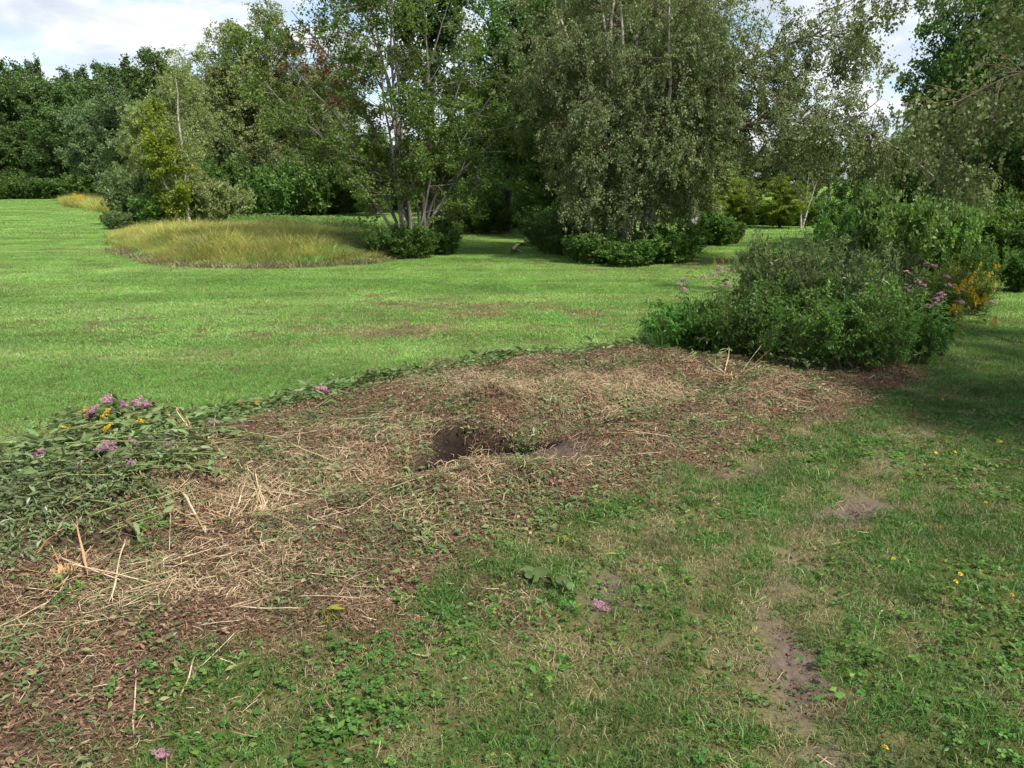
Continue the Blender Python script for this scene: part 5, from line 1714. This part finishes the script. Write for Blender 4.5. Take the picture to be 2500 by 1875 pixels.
lay_px(stk_w[0], (660, 1205), (812, 1170), 'long pale peeled branch lying right of the torn stump', thick=1.5, dz=.05)
lay_px(stk_w[1], (445, 1195), (520, 1310), 'pale bent stalk left of the torn stump', dz=.08, thick=.9)
lay_px(stk_w[2], (640, 1240), (690, 1195), 'thick grey-white splinter sticking out beside the torn stump', dz=.04, thick=1.8)
lay_px(stk_o[0], (218, 1428), (192, 1335), 'bright orange peeled stick leaning over the brush heap', name='orange_stick', dz=.05, lift=.22)
lay_px(stk_o[1], (150, 1450), (215, 1385), 'short orange splinter below the bright orange stick', name='orange_stick', dz=.03)
lay_px(stk_o[2], (108, 1400), (140, 1310), 'dull orange stick at the left of the brush heap', name='orange_stick', dz=.05, lift=.2)
lay_px(stk_t[0], (265, 1395), (312, 1330), 'dark bent branch with a torn orange tip', name='branch', dz=.03, lift=.35, thick=1.6)
lay_px(stk_o[1], (306, 1338), (318, 1312), 'torn orange tip of the dark bent branch', name='orange_stick', dz=.2, thick=.9)
lay_px(stk_w[3], (320, 1390), (425, 1370), 'long tan stalk at the near edge of the straw', thick=1.1)
lay_px(stk_w[4], (275, 1465), (318, 1360), 'pale stalk leaning on the straw by the brush heap', lift=.12, thick=.8)
lay_px(stk_w[0], (415, 1358), (424, 1308), 'short tan stalk standing up from the straw', lift=.6, thick=.8)
lay_px(stk_w[1], (290, 1472), (380, 1422), 'flat pale stalk at the near end of the straw', thick=1.2)
lay_px(stk_w[2], (312, 1480), (378, 1440), 'broad pale stalk nearest the brown mulch', thick=1.2)
lay_px(stk_w[1], (322, 1760), (318, 1625), 'whitish split stalk lying in the clover', thick=.9)
lay_px(stk_w[3], (436, 1670), (480, 1582), 'pale split stalk at the clover edge', thick=1.2)
lay_px(stk_w[4], (525, 1580), (565, 1598), 'short flat grey splinter by the clover', thick=1.0)
lay_px(stk_o[1], (330, 1715), (408, 1680), 'thin orange-brown stalk lying in the clover', name='orange_stick', thick=.45)
lay_px(stk_w[0], (725, 1378), (830, 1345), 'tan forked stalk on the brown mulch', thick=1.0)
lay_px(stk_w[2], (1185, 1166), (1280, 1178), 'reddish pale stalk on the near rim of the torn hole', thick=1.1)
lay_px(stk_w[3], (1150, 1110), (1185, 1113), 'pale stalk bridging the torn hole', thick=1.0, dz=.1)
lay_px(stk_w[1], (1480, 980), (1515, 958), 'pale curved stalk on the straw beyond the torn hole', thick=1.2)
lay_px(stk_t[1], (-20, 1440), (60, 1395), 'dark thin branch at the edge of the brush heap', name='branch')
lay_px(stk_t[2], (200, 1240), (355, 1150), 'long dark branch lying across the brush heap', name='branch', dz=.1, thick=.9)
lay_px(stk_w[0], (1250, 615), (1280, 580), 'pale fallen branch in the shaded lawn gap', name='fallen_branch', thick=1.3)
lay_px(stk_w[1], (1255, 605), (1305, 617), 'grey fallen branch on the shaded lawn gap', name='fallen_branch', thick=1.3)
lay_px(stk_t[1], (1190, 632), (1216, 636), 'short dark fallen branch on the lawn by the shrub', name='fallen_branch', thick=1.3)
lay_px(stk_w[2], (1135, 642), (1180, 644), 'pale stick on the lawn in front of the maple shrub', name='fallen_branch', thick=1.3)
lay_px(stk_w[3], (1770, 905), (1785, 850), 'pale curved stalk standing in front of the near thicket', dz=.02, lift=.12, thick=.5)
lay_px(stk_w[0], (1985, 925), (2060, 942), 'tan stick on the mulch in front of the near thicket', thick=.8)

# loose stalks over the cleared strip
r_ = random.Random(31)
cnt = 0
tries = 0
while cnt < 215 and tries < 8000:
    tries += 1
    px, py = r_.uniform(0, 1950), r_.uniform(880, 1600)
    x, y = W(px, py)
    if zone_mulch(np.array([x]), np.array([y]))[0] < .5:
        continue
    st_ = zone_straw(np.array([x]), np.array([y]))[0]
    if r_.random() > .25 + .75 * st_:
        continue
    L = r_.uniform(.12, .38)
    yaw = r_.gauss(.35, .8) + (math.pi if r_.random() < .5 else 0)
    far = px > 1000
    tw = r_.random() < .12
    near_ = min(((545, 1240, 'beside the torn orange-brown stump'), (1190, 1085, 'beside the torn hole'), (1480, 960, 'on the straw beyond the torn hole'), (1790, 925, 'near the stump at the foot of the thicket'),
                 (420, 1440, 'on the straw below the brush heap'), (800, 1130, 'between the torn stump and the torn hole'), (800, 1400, 'on the brown mulch below the torn hole'), (750, 1040, 'near the lawn edge of the mulch')),
                key=lambda q: (q[0] - px) ** 2 + 2 * (q[1] - py) ** 2)[2]
    lab = ('thin dark twig lying ' if tw else 'pale dry stalk lying ') + near_
    grp = ('dark twigs ' if tw else 'dry stalks ') + near_
    lay(r_.choice(stk_t if tw else stk_w), x, y, yaw, L, lab, grp, 'twig' if tw else 'stalk', r_.uniform(.012, .035), r_.uniform(-.05, .2), r_.uniform(.6, 1.2))
    cnt += 1
for k, (px, py) in enumerate([(795, 918), (660, 960), (770, 895), (670, 885), (715, 952), (1100, 865), (1040, 868), (920, 890), (1230, 870), (850, 880), (1010, 810), (1500, 1150), (1865, 1280), (1300, 1000)]):
    x, y = W(px, py)
    lay(stk_w[k % 5], x, y, k * 1.3, .13 + .02 * (k % 5), 'small pale chip of stalk thrown onto the green lawn' if k < 11 else 'small pale chip of stalk on the worn turf', 'pale chips on the lawn' if k < 11 else 'pale chips on the worn turf', 'stalk', .03, .05, .5)


def stump(px, py, n, L, label, mats, seed, spread=.5, hollow=True):
    r = random.Random(seed)
    g = np.random.default_rng(seed)
    x, y = W(px, py)
    root = empty('splintered_stump', (x, y, Hs(x, y) - .01))
    # torn wall of the stump: a broken ring, open on one side
    K, S = 40, 4
    a = np.linspace(.9, 5.2, K)
    hh = .015 + .05 * g.random(K) ** 2 + .03 * np.sin(a * 1.7 + seed) ** 2
    out = []
    for k in range(K):
        for (ra, z) in ((.085, -.05), (.092, hh[k] * .5), (.082, hh[k]), (.06, hh[k] * .85), (.05, .0)):
            q = ra * (.75 + .2 * math.sin(3 * a[k] + seed) + .12 * g.random())
            out.append((math.cos(a[k]) * q, math.sin(a[k]) * q * .8, z))
    f = []
    for k in range(K - 1):
        for s in range(4):
            i0 = k * 5 + s
            f.append((i0, i0 + 5, i0 + 6, i0 + 1))
    obj('base', mesh_from('base', np.array(out), np.array(f), mats[0], {'rnd': g.random(len(out))}, False), root)
    for k in range(n):
        mm = mats[k % len(mats)]
        src = stk_o if mm is M['orange_wood'] else stk_w
        an = r.uniform(0, 6.28)
        LL = L * r.uniform(.35, 1.3)
        o = obj('splinter', r.choice(src), root, (math.cos(an) * .07, math.sin(an) * .05, .02))
        o.rotation_euler = (Matrix.Rotation(an, 4, 'Z') @ Matrix.Rotation(-r.uniform(.05, spread * 1.6), 4, 'Y')).to_euler()
        o.scale = (LL, LL * r.uniform(.7, 2.2), LL * r.uniform(.5, 1.3))
    tag(root, label, 'stump')
    return root


stump(545, 1240, 26, .26, 'torn orange-brown stump with splinters in the straw', [M['orange_wood'], M['wood']], 1)
stump(505, 1110, 18, .26, 'torn pale stump with upright splinters at the edge of the heap', [M['wood'], M['orange_wood']], 2, .9)
stump(600, 1255, 16, .2, 'small orange splintered stump beside the long peeled branch', [M['orange_wood'], M['wood']], 3)
stump(168, 1442, 18, .22, 'bright orange splintered stump under the willow shoots', [M['orange_wood']], 4)
stump(1790, 925, 22, .34, 'orange splintered stump at the foot of the near thicket', [M['orange_wood'], M['wood']], 5, .6)
stump(655, 1215, 16, .26, 'grey-white split stump at the end of the peeled branch', [M['wood']], 6, .8)

# tall grass fringe against the left side of the thicket
g = np.random.default_rng(17)
tg = [grass_patch(.12, 70, .10, .26, .006, 1.1, 450 + k, M['turf'], False) for k in range(3)]
xs, ys = [], []
for k in range(165):
    px = g.uniform(1612, 1690) if k < 120 else g.uniform(1590, 1640)
    py = g.uniform(800, 862) if k < 120 else g.uniform(830, 850)
    x, y = W(px, py)
    xs.append(x); ys.append(y)
xs, ys = np.array(xs), np.array(ys)
place('tall_grass_fringe', xs, ys, g, tg, g.integers(0, 3, len(xs)), 'long green grass against the left foot of the near thicket', 'grass', .6, 1.4)
